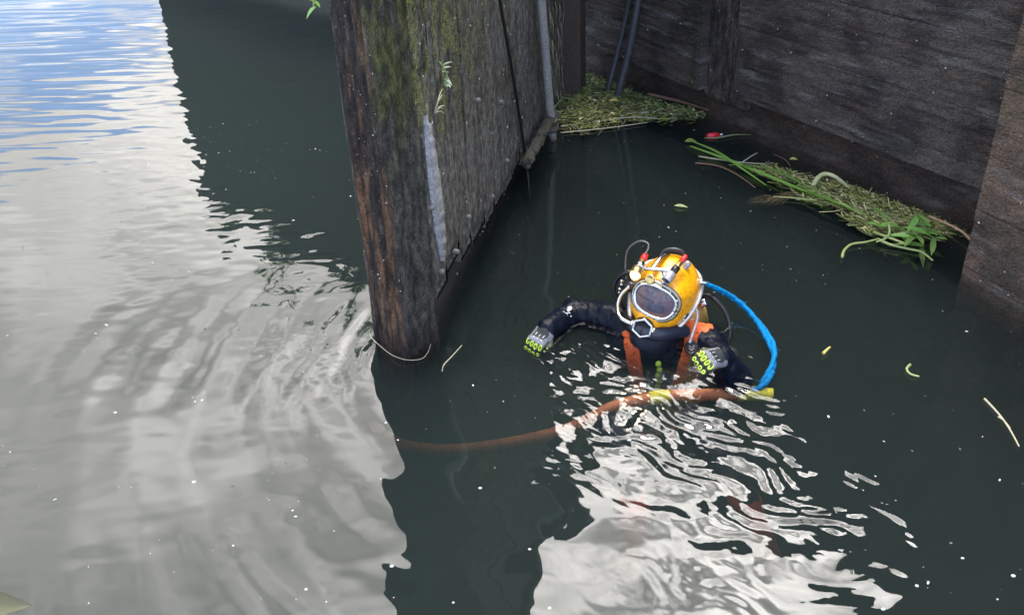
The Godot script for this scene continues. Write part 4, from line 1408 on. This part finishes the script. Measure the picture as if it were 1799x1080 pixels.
func oval(a: float, rx: float, ry: float) -> Vector2:
	# a rounded, slightly drooping oval like a diving mask
	var c := cos(a)
	var s := sin(a)
	var k := pow(pow(absf(c), 2.6) + pow(absf(s), 2.6), -1.0 / 2.6)
	var v := Vector2(c * k * rx, s * k * ry)
	v.y += 0.06 * ry * (1.0 - pow(v.x / rx, 2.0))
	v.x *= 1.0 - 0.10 * smoothstep(0.2, -1.0, s)
	return v.rotated(-0.17)

func lamp(helmet: Node3D, tail: Vector3, lens: Vector3, lit: bool) -> void:
	var ax := (lens - tail).normalized()
	var l := tail.distance_to(lens)
	var xf := along(tail, ax)
	if lit:
		xf.basis = xf.basis * Basis.from_scale(Vector3(1.25, 1.0, 1.25))
	var st := new_st()
	lathe(st, [Vector2(0.0, -0.022), Vector2(0.007, -0.021), Vector2(0.010, -0.015), Vector2(0.011, 0.0), Vector2(0.012, 0.014), Vector2(0.0, 0.015)], xf, 14)
	put("lamp_cap", done(st), M.redrub, helmet)
	st = new_st()
	lathe(st, [Vector2(0.0, 0.012), Vector2(0.011, 0.013), Vector2(0.011, l * 0.32), Vector2(0.015, l * 0.36), Vector2(0.0, l * 0.37)], xf, 14)
	put("lamp_collar", done(st), M.brass, helmet)
	st = new_st()
	lathe(st, [Vector2(0.0, l * 0.36), Vector2(0.0155, l * 0.365), Vector2(0.0165, l * 0.5), Vector2(0.0155, l * 0.62), Vector2(0.0, l * 0.63)], xf, 16)
	put("lamp_body", done(st), M.chrome if lit else M.blackpl, helmet)
	st = new_st()
	lathe(st, [Vector2(0.014, l * 0.62), Vector2(0.0195, l * 0.66), Vector2(0.021, l * 0.98), Vector2(0.0205, l), Vector2(0.0175, l), Vector2(0.0165, l * 0.93), Vector2(0.0, l * 0.9)], xf, 18)
	put("lamp_head", done(st), M.brass if lit else M.greymetal, helmet)
	st = new_st()
	var dome := 0.021 if lit else 0.004
	lathe(st, [Vector2(0.0172, l * 0.97), Vector2(0.0165, l * 0.985 + dome * 0.4), Vector2(0.011, l * 0.985 + dome * 0.85), Vector2(0.0, l * 0.985 + dome)], xf, 16)
	put("lamp_lens", done(st), M.lampglow if lit else M.darkglass, helmet)
	if lit:
		var sp := SpotLight3D.new()
		sp.name = "helmet_lamp"
		sp.light_energy = 0.06
		sp.light_color = Color(1.0, 0.9, 0.65)
		sp.light_size = 0.016
		sp.spot_angle = 62.0
		sp.spot_range = 8.0
		sp.spot_attenuation = 2.0
		sp.shadow_enabled = true
		helmet.add_child(sp)
		var z := -ax
		var x := Vector3.UP.cross(z).normalized()
		sp.transform = Transform3D(Basis(x, z.cross(x), z), tail + ax * (l + 0.024))

func build_helmet(person: Node3D) -> void:
	var B := Basis(Vector3(0.878, -0.138, 0.458), Vector3(0.244, 0.953, -0.18), Vector3(-0.412, 0.27, 0.87)).orthonormalized()
	var h := put("helmet", nets(shell_sdf, Vector3(-0.15, -0.16, -0.215), Vector3(0.15, 0.185, 0.16), 0.0058), M.yellow, person)
	h.transform = Transform3D(B, HC - BASE)
	# face port
	for k in 2:
		var st := new_st()
		var ring := []
		for i in 49:
			var v := oval(TAU * i / 48.0, [0.088, 0.098][k], [0.062, 0.073][k])
			ring.append(Vector3(v.x, v.y + 0.008, [0.147, 0.134][k] - 1.6 * v.x * v.x))
		tube(st, smooth_pts(ring, 1), [0.0075, 0.010][k], [0.0075, 0.010][k], 9)
		put(["port_rim", "port_frame"][k], done(st), [M.chrome, M.steel][k], h)
	for i in 14:
		var v := oval(TAU * (i + 0.5) / 14.0, 0.094, 0.069)
		var st := new_st()
		lathe(st, [Vector2(0.0, 0.010), Vector2(0.0038, 0.009), Vector2(0.0042, 0.002), Vector2(0.0042, -0.008)], along(Vector3(v.x, v.y + 0.008, 0.143 - 1.6 * v.x * v.x), Vector3(3.2 * v.x, 0, 1)), 8)
		put("screw", done(st), M.brass if i % 3 == 0 else M.chrome, h)
	var sg := new_st()
	var prev := []
	for r in 7:
		var row := []
		for i in 33:
			var v := oval(TAU * i / 32.0, 0.088, 0.062) * (r / 6.0)
			row.append(Vector3(v.x, v.y + 0.008, 0.146 - 1.6 * v.x * v.x + 0.006 * (1.0 - pow(r / 6.0, 2.0))))
		if r > 0:
			for i in 32:
				if r > 1:
					tri(sg, prev[i], row[i + 1], row[i])
					tri(sg, prev[i], prev[i + 1], row[i + 1])
				else:
					tri(sg, prev[0], row[i + 1], row[i])
		prev = row
	put("face_port", done(sg), M.portglass, h)
	# chin: demand regulator in its hexagonal frame
	var rc := Vector3(-0.014, -0.108, 0.150)
	var st := new_st()
	var hx := []
	for i in 7:
		var a := TAU * i / 6.0 + 0.52
		hx.append(rc + Vector3(cos(a) * 0.043, sin(a) * 0.039, 0.012))
	var pts := PackedVector3Array()
	for i in 6:
		for k in 5:
			pts.append(hx[i].lerp(hx[i + 1], k / 5.0))
	pts.append(hx[0])
	tube(st, pts, 0.0062, 0.0062, 8)
	put("regulator_frame", done(st), M.chrome, h)
	st = new_st()
	lathe(st, [Vector2(0.0, -0.05), Vector2(0.043, -0.045), Vector2(0.044, -0.004), Vector2(0.038, 0.004), Vector2(0.036, 0.0), Vector2(0.0, 0.006)], along(rc, Vector3(0, 0, 1)), 24)
	put("regulator_cover", done(st), M.blackpl, h)
	for s in [-1.0, 1.0]:
		st = new_st()
		box(st, Transform3D(Basis.IDENTITY, rc + Vector3(0.046 * s, 0.004, 0.006)), Vector3(0.016, 0.024, 0.018), 0.004)
		lathe(st, [Vector2(0.0, 0.012), Vector2(0.007, 0.01), Vector2(0.007, 0.0)], along(rc + Vector3(0.046 * s, 0.004, 0.014), Vector3(0, 0, 1)), 8)
		put("regulator_lug", done(st), M.chrome, h)
	# exhaust whiskers
	put("exhaust", tube_mesh([rc + Vector3(0.0, -0.02, -0.02), rc + Vector3(0.06, -0.016, -0.03), Vector3(0.105, -0.112, 0.06), Vector3(0.135, -0.115, 0.01)], 0.034, 0.026, 12), M.bluerub, h)
	put("exhaust", tube_mesh([rc + Vector3(0.0, -0.02, -0.02), rc + Vector3(-0.05, -0.02, -0.03), Vector3(-0.105, -0.135, 0.06), Vector3(-0.13, -0.13, 0.02)], 0.034, 0.026, 12), M.blackpl, h)
	put("bent_tube", tube_mesh([Vector3(-0.135, 0.008, 0.055), Vector3(-0.155, -0.03, 0.075), Vector3(-0.152, -0.075, 0.10), Vector3(-0.12, -0.105, 0.135), Vector3(-0.06, -0.108, 0.158)], 0.0085, 0.0085, 10), M.chrome, h)
	# side block, defogger knob
	st = new_st()
	lathe(st, [Vector2(0.0, -0.03), Vector2(0.024, -0.028), Vector2(0.026, 0.02), Vector2(0.018, 0.024), Vector2(0.018, 0.05), Vector2(0.0, 0.052)], along(Vector3(-0.135, 0.0, 0.02), Vector3(-1, 0.15, 0.2)), 14)
	put("side_block", done(st), M.blackpl, h)
	st = new_st()
	for i in 4:
		lathe(st, [Vector2(0.0, 0.014), Vector2(0.006, 0.012), Vector2(0.006, 0.0)], along(Vector3(-0.17, 0.02 - 0.018 * i, 0.05 - 0.01 * (i % 2)), Vector3(-0.4, 0.1, 1)), 8)
	put("side_block_valve", done(st), M.chrome, h)
	put("side_hose", tube_mesh([Vector3(-0.12, 0.05, 0.0), Vector3(-0.165, 0.055, 0.02), Vector3(-0.205, 0.01, 0.01), Vector3(-0.21, -0.05, 0.0), Vector3(-0.17, -0.10, -0.02), Vector3(-0.13, -0.14, -0.04)], 0.011, 0.011, 9), M.blackrubber, h)
	st = new_st()
	lathe(st, [Vector2(0.0, -0.03), Vector2(0.015, -0.028), Vector2(0.016, 0.004), Vector2(0.021, 0.006), Vector2(0.021, 0.016), Vector2(0.014, 0.02), Vector2(0.010, 0.012), Vector2(0.0, 0.018)], along(Vector3(-0.04, 0.094, 0.135), Vector3(0, 0.2, 1)), 16)
	put("vent_knob", done(st), M.brass, h)
	# handle and lamp bracket
	st = new_st()
	tube(st, smooth_pts([Vector3(-0.098, 0.118, 0.115), Vector3(-0.06, 0.128, 0.122), Vector3(-0.01, 0.140, 0.118), Vector3(0.03, 0.142, 0.108)], 5), 0.0085, 0.0085, 8)
	tube(st, smooth_pts([Vector3(-0.05, 0.126, 0.118), Vector3(-0.045, 0.15, 0.08), Vector3(-0.04, 0.168, 0.03), Vector3(-0.03, 0.172, -0.02)], 4), 0.0105, 0.0105, 6, 0.45)
	put("lamp_bracket", done(st), M.chrome, h)
	put("brow_strap", tube_mesh([Vector3(-0.012, 0.135, 0.112), Vector3(0.004, 0.112, 0.125), Vector3(0.018, 0.088, 0.128), Vector3(0.03, 0.075, 0.124)], 0.009, 0.007, 8, 5, 0.5), M.chrome, h)
	put("handle", tube_mesh([Vector3(-0.055, 0.150, -0.005), Vector3(-0.05, 0.178, -0.02), Vector3(-0.01, 0.196, -0.03), Vector3(0.03, 0.192, -0.035), Vector3(0.05, 0.165, -0.035)], 0.009, 0.009, 9), M.blackpl, h)
	st = new_st()
	lathe(st, [Vector2(0.0, -0.02), Vector2(0.014, -0.018), Vector2(0.015, 0.015), Vector2(0.008, 0.022), Vector2(0.0, 0.023)], along(Vector3(0.062, 0.155, 0.01), Vector3(0.4, 1, 0)), 12)
	put("top_valve", done(st), M.greymetal, h)
	lamp(h, Vector3(-0.099, 0.156, 0.085), Vector3(-0.100, 0.098, 0.158), true)
	lamp(h, Vector3(0.052, 0.192, 0.058), Vector3(0.024, 0.108, 0.143), false)
	put("lamp_cable", tube_mesh([Vector3(-0.099, 0.170, 0.088), Vector3(-0.096, 0.195, 0.07), Vector3(-0.108, 0.212, 0.06), Vector3(-0.147, 0.205, 0.05), Vector3(-0.188, 0.151, 0.02), Vector3(-0.191, 0.089, 0.0), Vector3(-0.17, 0.02, 0.0), Vector3(-0.15, -0.02, 0.02)], 0.0038, 0.0038, 7), M.cablegrey, h)
	# neck clamp and side latch
	put("neck_clamp", tube_mesh([Vector3(-0.07, -0.135, 0.10), Vector3(0.0, -0.142, 0.11), Vector3(0.065, -0.132, 0.095), Vector3(0.112, -0.085, 0.05), Vector3(0.138, -0.015, -0.005), Vector3(0.140, 0.045, -0.05), Vector3(0.118, 0.085, -0.105), Vector3(0.06, 0.10, -0.175), Vector3(0.0, 0.10, -0.195)], 0.0095, 0.0095, 10), M.whitechrome, h)
	put("neck_clamp", tube_mesh([Vector3(-0.07, -0.135, 0.10), Vector3(-0.112, -0.085, 0.05), Vector3(-0.138, -0.015, -0.005), Vector3(-0.140, 0.045, -0.05), Vector3(-0.118, 0.085, -0.105), Vector3(-0.06, 0.10, -0.175), Vector3(0.0, 0.10, -0.195)], 0.0095, 0.0095, 10), M.whitechrome, h)
	st = new_st()
	box(st, Transform3D(along(Vector3.ZERO, Vector3(1, 0.0, 0.45)).basis, Vector3(0.112, -0.035, 0.045)), Vector3(0.03, 0.02, 0.052), 0.005)
	put("latch", done(st), M.blackpl, h)
	st = new_st()
	for i in 3:
		tube(st, PackedVector3Array([Vector3(0.119, -0.055 + 0.014 * i, 0.06 - 0.004 * i), Vector3(0.124, -0.045 + 0.014 * i, 0.035 - 0.004 * i)]), 0.004, 0.004, 6)
	put("latch_pin", done(st), M.chrome, h)
	put("neck_dam", tube_mesh([Vector3(0, -0.10, 0.0), Vector3(0, -0.165, -0.01), Vector3(0, -0.22, -0.02)], 0.105, 0.095, 18), M.bluerub, h)
	st = new_st()
	lathe(st, [Vector2(0.0, -0.03), Vector2(0.013, -0.028), Vector2(0.013, 0.0), Vector2(0.018, 0.002), Vector2(0.018, 0.016), Vector2(0.012, 0.02), Vector2(0.012, 0.034), Vector2(0.0, 0.036)], along(Vector3(0.118, 0.09, -0.055), Vector3(1, 0.1, -0.1)), 12)
	put("hose_fitting", done(st), M.chrome, h)
	# the face behind the port
	var head := func(p: Vector3) -> float:
		var d := ell(p, Vector3(0, 0.0, -0.02), Vector3(0.076, 0.105, 0.092))
		d = smin(d, ell(p, Vector3(0, -0.055, 0.02), Vector3(0.05, 0.045, 0.045)), 0.03)
		d = smin(d, cap(p, Vector3(0, 0.025, 0.064), Vector3(0, -0.012, 0.090), 0.009, 0.013), 0.014)
		d = smin(d, cap(p, Vector3(-0.045, 0.036, 0.056), Vector3(0.045, 0.036, 0.056), 0.011, 0.011), 0.02)
		for s in [-1.0, 1.0]:
			d = maxf(d, -ell(p, Vector3(0.031 * s, 0.016, 0.078), Vector3(0.018, 0.011, 0.016)))
			d = smin(d, ell(p, Vector3(0.031 * s, 0.016, 0.058), Vector3(0.013, 0.013, 0.013)), 0.003)
		return d
	var hcol := func(p: Vector3) -> Color:
		for s in [-1.0, 1.0]:
			var q := p - Vector3(0.031 * s, 0.016, 0.06)
			if absf(q.y) < 0.009 and absf(q.x) < 0.015 and p.z > 0.055:
				return Color(0.02, 0.015, 0.012) if Vector2(q.x, q.y).length() < 0.006 else Color(0.45, 0.42, 0.4)
			if absf(p.y - 0.042) < 0.006 and absf(absf(p.x) - 0.032) < 0.02:
				return Color(0.05, 0.03, 0.02)
		if p.y > 0.075:
			return Color(0.02, 0.018, 0.02)
		return Color(0.42, 0.21, 0.16)
	put("face", nets(head, Vector3(-0.09, -0.115, -0.12), Vector3(0.09, 0.115, 0.112), 0.0045, hcol), M.skin, h)
	put("oral_mask", tube_mesh([Vector3(0, -0.025, 0.07), Vector3(0, -0.05, 0.082), Vector3(0, -0.085, 0.08)], 0.034, 0.04, 14), M.blackpl, h)

func build_diver() -> void:
	var p := thing("person", BASE, "diver in an orange-yellow hard helmet and black suit, shoulder-deep in the dark water", "person")
	var shift := func(m: Mesh, called: String, material: Material) -> MeshInstance3D: return put(called, m, material, p, -BASE)
	shift.call(nets(body, Vector3(0.05, -1.05, -3.80), Vector3(1.08, 0.16, -2.36), 0.012, body_color), "body", M.suit)
	# harness: orange bands over the shoulders, olive webbing between, belts
	var Lp := [Vector3(0.80, 0.02, -3.50), Vector3(0.79, 0.0, -3.40), Vector3(0.755, -0.10, -3.33), Vector3(0.72, -0.22, -3.30), Vector3(0.71, -0.40, -3.28)]
	var Rp := [Vector3(0.48, 0.02, -3.52), Vector3(0.50, 0.0, -3.42), Vector3(0.51, -0.10, -3.36), Vector3(0.53, -0.22, -3.32), Vector3(0.56, -0.40, -3.28)]
	shift.call(strap_mesh(Lp, 0.068, 0.008), "harness_strap", M.orange)
	shift.call(strap_mesh(Rp, 0.035, 0.006), "harness_strap", M.orange)
	shift.call(strap_mesh([Vector3(0.745, -0.06, -3.35), Vector3(0.725, -0.2, -3.30), Vector3(0.715, -0.42, -3.28)], 0.020, 0.018), "webbing", M.webbing)
	shift.call(strap_mesh([Vector3(0.565, -0.12, -3.33), Vector3(0.57, -0.24, -3.30), Vector3(0.58, -0.42, -3.28)], 0.018, 0.018), "webbing", M.webbing)
	shift.call(strap_mesh([Vector3(0.47, -0.36, -3.36), Vector3(0.56, -0.36, -3.28), Vector3(0.65, -0.36, -3.27), Vector3(0.74, -0.36, -3.28), Vector3(0.83, -0.36, -3.36)], 0.028, 0.016), "belt", M.webbing)
	# round chest badge with chevrons
	var t := Transform3D(along(Vector3.ZERO, Vector3(-0.1, 0.62, 0.78)).basis, Vector3(0.742, -0.012, -3.325))
	var st := new_st()
	lathe(st, [Vector2(0.0, 0.010), Vector2(0.026, 0.010), Vector2(0.029, 0.006), Vector2(0.030, -0.012)], t, 20)
	lathe(st, [Vector2(0.0, 0.0101), Vector2(0.021, 0.0101), Vector2(0.023, 0.013), Vector2(0.026, 0.013), Vector2(0.027, 0.009)], t, 20)
	var bd: MeshInstance3D = shift.call(done(st), "inflator_valve", M.blackpl)
	st = new_st()
	var zz := t.basis.y
	var up := (Vector3.UP - zz * zz.y).normalized()
	var sd := up.cross(zz)
	for k in 2:
		var o := t.origin + zz * 0.0125 + up * (0.002 - 0.011 * k)
		for s in [-1.0, 1.0]:
			tube(st, PackedVector3Array([o - up * 0.004, o + sd * 0.012 * s + up * 0.007]), 0.0018, 0.0018, 5)
	put("chevron", done(st), M.greymetal, bd)
	# gloves
	var rY := Vector3(-0.58, -0.20, 0.79).normalized()
	var rZ := Vector3(-0.02, 0.91, 0.42)
	rZ = (rZ - rY * rZ.dot(rY)).normalized()
	build_glove(p, Transform3D(Basis(rY.cross(rZ), rY, rZ), J.rw + rY * 0.012), -1.0)
	var lY := Vector3(-0.755, 0.29, 0.59).normalized()
	var lZ := Vector3(0.51, 0.82, 0.25)
	lZ = (lZ - lY * lZ.dot(lY)).normalized()
	build_glove(p, Transform3D(Basis(lY.cross(lZ), lY, lZ), J.lw + lY * 0.01), 1.0)
	# pale round emblem and marks on the right forearm
	var em := snap(Vector3(0.248, 0.06, -3.575), 0.001)
	st = new_st()
	var fx := Transform3D(em.basis.rotated(em.basis.y.normalized(), 0.5), em.origin)
	lathe(st, [Vector2(0.0, 0.0025), Vector2(0.013, 0.0022), Vector2(0.016, 0.0)], Transform3D(fx.basis * Basis.from_scale(Vector3(1.15, 1, 0.85)), fx.origin), 18)
	var eo: MeshInstance3D = shift.call(done(st), "sleeve_emblem", M.whiterub)
	st = new_st()
	for s in [Vector2(0.005, 0.003), Vector2(-0.006, 0.0), Vector2(0.0, -0.006)]:
		ball(st, fx * Vector3(s.x, 0.0028, s.y), Vector3(0.0032, 0.0008, 0.0026), fx.basis, 7, 4)
	put("emblem_spot", done(st), M.blackpl, eo)
	st = new_st()
	for i in 6:
		var m2 := snap(Vector3(0.225 + 0.012 * i, 0.06, -3.545 + 0.008 * (i % 3)), 0.001)
		box(st, m2, Vector3(0.009 + 0.003 * (i % 2), 0.001, 0.0035), 0.0003)
	shift.call(done(st), "sleeve_mark", M.whiterub)
	# bottle valve and hoses behind the left shoulder
	st = new_st()
	lathe(st, [Vector2(0.0, -0.28), Vector2(0.065, -0.26), Vector2(0.07, -0.06), Vector2(0.055, 0.0), Vector2(0.03, 0.03), Vector2(0.0, 0.035)], Transform3D(Basis.IDENTITY, Vector3(0.80, 0.01, -3.60)), 18)
	shift.call(done(st), "air_bottle", M.tan)
	st = new_st()
	lathe(st, [Vector2(0.0, -0.03), Vector2(0.018, -0.028), Vector2(0.02, 0.02), Vector2(0.012, 0.025), Vector2(0.0, 0.03)], along(Vector3(0.83, 0.05, -3.57), Vector3(0.7, 0.5, 0.3)), 12)
	shift.call(done(st), "bottle_valve", M.chrome)
	shift.call(tube_mesh([Vector3(0.80, 0.06, -3.60), Vector3(0.86, 0.09, -3.56), Vector3(0.92, 0.04, -3.50), Vector3(0.93, -0.04, -3.44), Vector3(0.88, -0.12, -3.40)], 0.011, 0.011, 9), "bottle_hose", M.blackrubber)
	shift.call(tube_mesh([Vector3(0.768, 0.13, -3.44), Vector3(0.775, 0.09, -3.40), Vector3(0.745, 0.04, -3.345), Vector3(0.735, 0.01, -3.33)], 0.006, 0.006, 8), "bottle_hose", M.whitechrome)
	# hanging gauge on the chest
	st = new_st()
	for i in 5:
		ball(st, Vector3(0.600 + 0.006 * (i % 2), -0.06 - 0.03 * i, -3.285), Vector3(0.014, 0.016, 0.012), Basis.IDENTITY, 8, 5)
	shift.call(done(st), "cord", M.lime)
	build_helmet(p)
	# blue hose and orange umbilical
	var bl := [Vector3(0.775, 0.185, -3.555), Vector3(0.83, 0.158, -3.562), Vector3(0.862, 0.14, -3.562), Vector3(0.955, 0.075, -3.572), Vector3(1.028, 0.03, -3.496), Vector3(1.066, 0.006, -3.362), Vector3(1.067, -0.012, -3.244), Vector3(1.027, -0.035, -3.15), Vector3(0.979, -0.065, -3.102), Vector3(0.93, -0.09, -3.094)]
	var hose := thing("air_hose", Vector3(0.93, -0.09, -3.094), "bright blue air hose arching from the yellow helmet down into the water", "hose")
	var pts := smooth_pts(bl, 8)
	var n := pts.size()
	for k in 3:
		var q := PackedVector3Array()
		for i in n:
			var u := i / float(n - 1)
			var d := (pts[mini(i + 1, n - 1)] - pts[maxi(i - 1, 0)]).normalized()
			var s := d.cross(Vector3.UP).normalized()
			var w := d.cross(s)
			var a := u * 4.5 + k * TAU / 3.0 + 1.4 * sin(u * 7.0 + k)
			var rr := 0.0065 * smoothstep(0.18, 0.42, u) * (1.0 + 0.35 * sin(u * 23.0 + k))
			q.append(pts[i] + (s * cos(a) + w * sin(a)) * rr - bl[-1] + Vector3(n3.get_noise_2d(u * 40.0, k), n3.get_noise_2d(u * 40.0, k + 9.0), n3.get_noise_2d(u * 34.0, k + 19.0)) * 0.0035)
		var s2 := new_st()
		tube(s2, q, 0.0095, 0.0105, 9)
		put("strand", done(s2), M.blue, hose)
	for k in 14:
		var u: float = 0.3 + 0.05 * k
		var c: Vector3 = pts[int(u * (n - 1)) % n] - bl[-1]
		var fr := new_st()
		tube(fr, smooth_pts([c, c + Vector3(rng.randf_range(-0.01, 0.02), 0.006, rng.randf_range(-0.015, 0.015)), c + Vector3(rng.randf_range(-0.03, 0.04), 0.0, rng.randf_range(-0.03, 0.05))], 3), 0.0022, 0.001, 5)
		put("fray", done(fr), M.blue, hose)
	var og := [Vector3(0.98, -0.095, -3.10), Vector3(0.785, -0.090, -3.099), Vector3(0.581, -0.100, -3.113), Vector3(0.396, -0.130, -3.102), Vector3(0.255, -0.180, -3.065), Vector3(0.115, -0.220, -3.052), Vector3(-0.095, -0.270, -3.063), Vector3(-0.260, -0.290, -3.073), Vector3(-0.403, -0.300, -3.103), Vector3(-0.528, -0.310, -3.175), Vector3(-0.635, -0.360, -3.356), Vector3(-0.85, -0.8, -4.1)]
	var um := thing("umbilical", Vector3.ZERO, "thick orange umbilical with yellow tape, sunk just below the water in front of the diver", "umbilical")
	put("sheath", tube_mesh(og, 0.026, 0.024, 12, 8), M.orangehose, um)
	put("tape", tube_mesh([Vector3(1.03, -0.10, -3.09), Vector3(0.96, -0.094, -3.1), Vector3(0.89, -0.092, -3.1)], 0.029, 0.030, 12), M.yellowtape, um)
	put("tape", tube_mesh([Vector3(0.62, -0.0975, -3.112), Vector3(0.58, -0.10, -3.113), Vector3(0.54, -0.105, -3.113)], 0.029, 0.029, 12), M.yellowtape, um)

func diver_materials() -> void:
	M.suit = vmat(0.42, speck_tex, speck_bump, 0.06)
	M.suit.uv1_triplanar = true
	M.suit.uv1_scale = Vector3(9, 9, 9)
	M.suit.metallic_specular = 0.28
	M.glove = vmat(0.6)
	M.lime = mat(lin(0.50, 0.70, 0.06), 0.5)
	M.olive = mat(lin(0.06, 0.09, 0.02), 0.6)
	M.whiterub = mat(lin(0.62, 0.64, 0.68), 0.6)
	M.yellow = mat(lin(0.98, 0.43, 0.004), 0.22)
	M.yellow.clearcoat_enabled = true
	M.yellow.clearcoat = 0.5
	M.yellow.clearcoat_roughness = 0.12
	M.chrome = mat(lin(0.62, 0.62, 0.62), 0.22, 1.0)
	M.steel = mat(lin(0.35, 0.34, 0.31), 0.35, 0.9)
	M.greymetal = mat(lin(0.42, 0.42, 0.45), 0.35, 0.4)
	M.whitechrome = mat(lin(0.68, 0.68, 0.68), 0.25, 0.4)
	M.brass = mat(lin(0.55, 0.40, 0.16), 0.3, 0.9)
	M.blackpl = mat(lin(0.012, 0.012, 0.015), 0.35)
	M.bluerub = mat(lin(0.018, 0.024, 0.045), 0.4)
	M.redrub = mat(lin(0.75, 0.02, 0.02), 0.4)
	M.cablegrey = mat(lin(0.12, 0.12, 0.125), 0.45)
	M.darkglass = mat(lin(0.02, 0.02, 0.025), 0.08)
	M.lampglow = mat(lin(0.9, 0.85, 0.6), 0.4)
	M.lampglow.emission_enabled = true
	M.lampglow.emission = Color(1.0, 0.84, 0.42)
	M.lampglow.emission_energy_multiplier = 1.8
	M.portglass = mat(Color(0.30, 0.31, 0.40, 0.50), 0.04, 0.0, 0.5)
	M.portglass.transparency = BaseMaterial3D.TRANSPARENCY_ALPHA
	M.skin = vmat(0.5)
	M.orange = mat(lin(0.85, 0.15, 0.03), 0.6)
	M.webbing = mat(lin(0.18, 0.15, 0.06), 0.8)
	M.tan = mat(lin(0.42, 0.27, 0.07), 0.5)
	M.blue = mat(lin(0.002, 0.20, 0.50), 0.75, 0.0, 0.25)
	M.orangehose = mat(lin(0.55, 0.18, 0.07), 0.6)
	M.yellowtape = mat(lin(0.62, 0.58, 0.03), 0.6)
	for k in ["yellow", "orange", "blue", "orangehose", "whitechrome", "steel", "tan", "bluerub", "yellowtape", "greymetal"]:
		M[k].albedo_texture = grime_tex
		M[k].uv1_triplanar = true
		M[k].uv1_scale = Vector3(4.5, 4.5, 4.5)
	M.yellow.roughness_texture = grime_tex
	M.yellow.roughness = 0.36

# ---------------------------------------------------------------- scene
func materials() -> void:
	M.wood = vmat(0.82, grain_tex, grain_bump, 0.6)
	M.board = vmat(0.85, speck_tex, speck_bump, 0.9)
	M.darkwood = mat(lin(0.045, 0.040, 0.036), 0.85)
	M.brownwood = mat(lin(0.10, 0.07, 0.055), 0.85)
	M.slimewood = mat(lin(0.16, 0.15, 0.07), 0.8)
	M.bleach = mat(lin(0.43, 0.43, 0.44), 0.8)
	M.boltm = mat(lin(0.16, 0.15, 0.14), 0.6, 0.3)
	M.barnacle = mat(lin(0.12, 0.108, 0.08), 0.9)
	M.polegrey = mat(lin(0.52, 0.51, 0.49), 0.55, 0.1)
	M.polebue = mat(lin(0.13, 0.14, 0.16), 0.45, 0.2)
	M.rust = mat(lin(0.16, 0.13, 0.11), 0.8)
	M.blackrubber = mat(lin(0.012, 0.012, 0.014), 0.4)
	M.stone = mat(lin(0.16, 0.155, 0.14), 0.9)
	M.quay = mat(lin(0.07, 0.075, 0.06), 0.9)
	M.stem = mat(lin(0.10, 0.11, 0.04), 0.8)
	M.leafgreen = mat(lin(0.07, 0.14, 0.025), 0.55)
	M.grass = mat(lin(0.07, 0.11, 0.03), 0.95)
	M.bed = mat(lin(0.05, 0.05, 0.03), 0.95)
	M.fleck = vmat(0.7)
	for k in ["wood"]:
		M[k].texture_filter = BaseMaterial3D.TEXTURE_FILTER_LINEAR_WITH_MIPMAPS_ANISOTROPIC
	for k in ["leafgreen", "stem"]:
		M[k].backlight_enabled = true
		M[k].backlight = lin(0.10, 0.22, 0.03)
	for k in ["polegrey", "barnacle", "slimewood", "brownwood", "darkwood", "stone", "quay", "polebue", "bleach", "rust"]:
		M[k].albedo_texture = speck_tex
		M[k].uv1_triplanar = true
		M[k].uv1_world_triplanar = true
		M[k].uv1_scale = Vector3(2.5, 0.9, 2.5)

func _ready() -> void:
	rng.seed = 77
	# camera
	var cam := Camera3D.new()
	cam.name = "camera"
	cam.fov = rad_to_deg(2.0 * atan(540.0 / 1700.0))
	cam.near = 0.05
	cam.far = 900.0
	cam.transform = Transform3D(Basis(Vector3(0.99888, -0.04006, 0.02495), Vector3(0.04719, 0.84771, -0.52836), Vector3(0.00001, 0.52894, 0.84865)).orthonormalized(), Vector3(0, H, 0))
	add_child(cam)
	cam.current = true
	# sky, exposure
	var env := Environment.new()
	env.background_mode = Environment.BG_SKY
	var sky := Sky.new()
	var pan := PanoramaSkyMaterial.new()
	pan.panorama = ImageTexture.create_from_image(sky_image())
	sky.sky_material = pan
	env.sky = sky
	env.tonemap_mode = Environment.TONE_MAPPER_LINEAR
	env.tonemap_exposure = 3.0
	env.sdfgi_enabled = true
	env.ssao_enabled = true
	env.ssil_enabled = true
	env.volumetric_fog_enabled = true
	env.volumetric_fog_density = 0.0
	var we := WorldEnvironment.new()
	we.name = "environment"
	we.environment = env
	add_child(we)
	# sun, veiled by cloud
	var sun := DirectionalLight3D.new()
	sun.name = "sun"
	sun.light_energy = 0.4
	sun.light_angular_distance = 12.0
	sun.light_color = Color(1.0, 0.96, 0.9)
	sun.shadow_enabled = true
	sun.rotation_degrees = Vector3(-SUN_EL, 180.0 - SUN_AZ, 0)
	add_child(sun)
	textures()
	materials()
	# water
	var wm := mat(Color(0.02, 0.03, 0.025, 0.0), 0.0, 0.0, 0.5)
	wm.transparency = BaseMaterial3D.TRANSPARENCY_ALPHA
	structure("water", water_mesh(), wm)
	var fog := FogVolume.new()
	fog.name = "murky_water"
	fog.size = Vector3(30, 2.9, 26)
	fog.position = Vector3(0, -1.475, -9)
	var fm := FogMaterial.new()
	fm.albedo = lin(0.067, 0.097, 0.089)
	fm.density = 4.6
	fog.material = fm
	add_child(fog)
	fog.set_meta("kind", "structure")
	build_far()
	build_gate()
	build_wall()
	litter_materials()
	diver_materials()
	build_litter()
	build_diver()
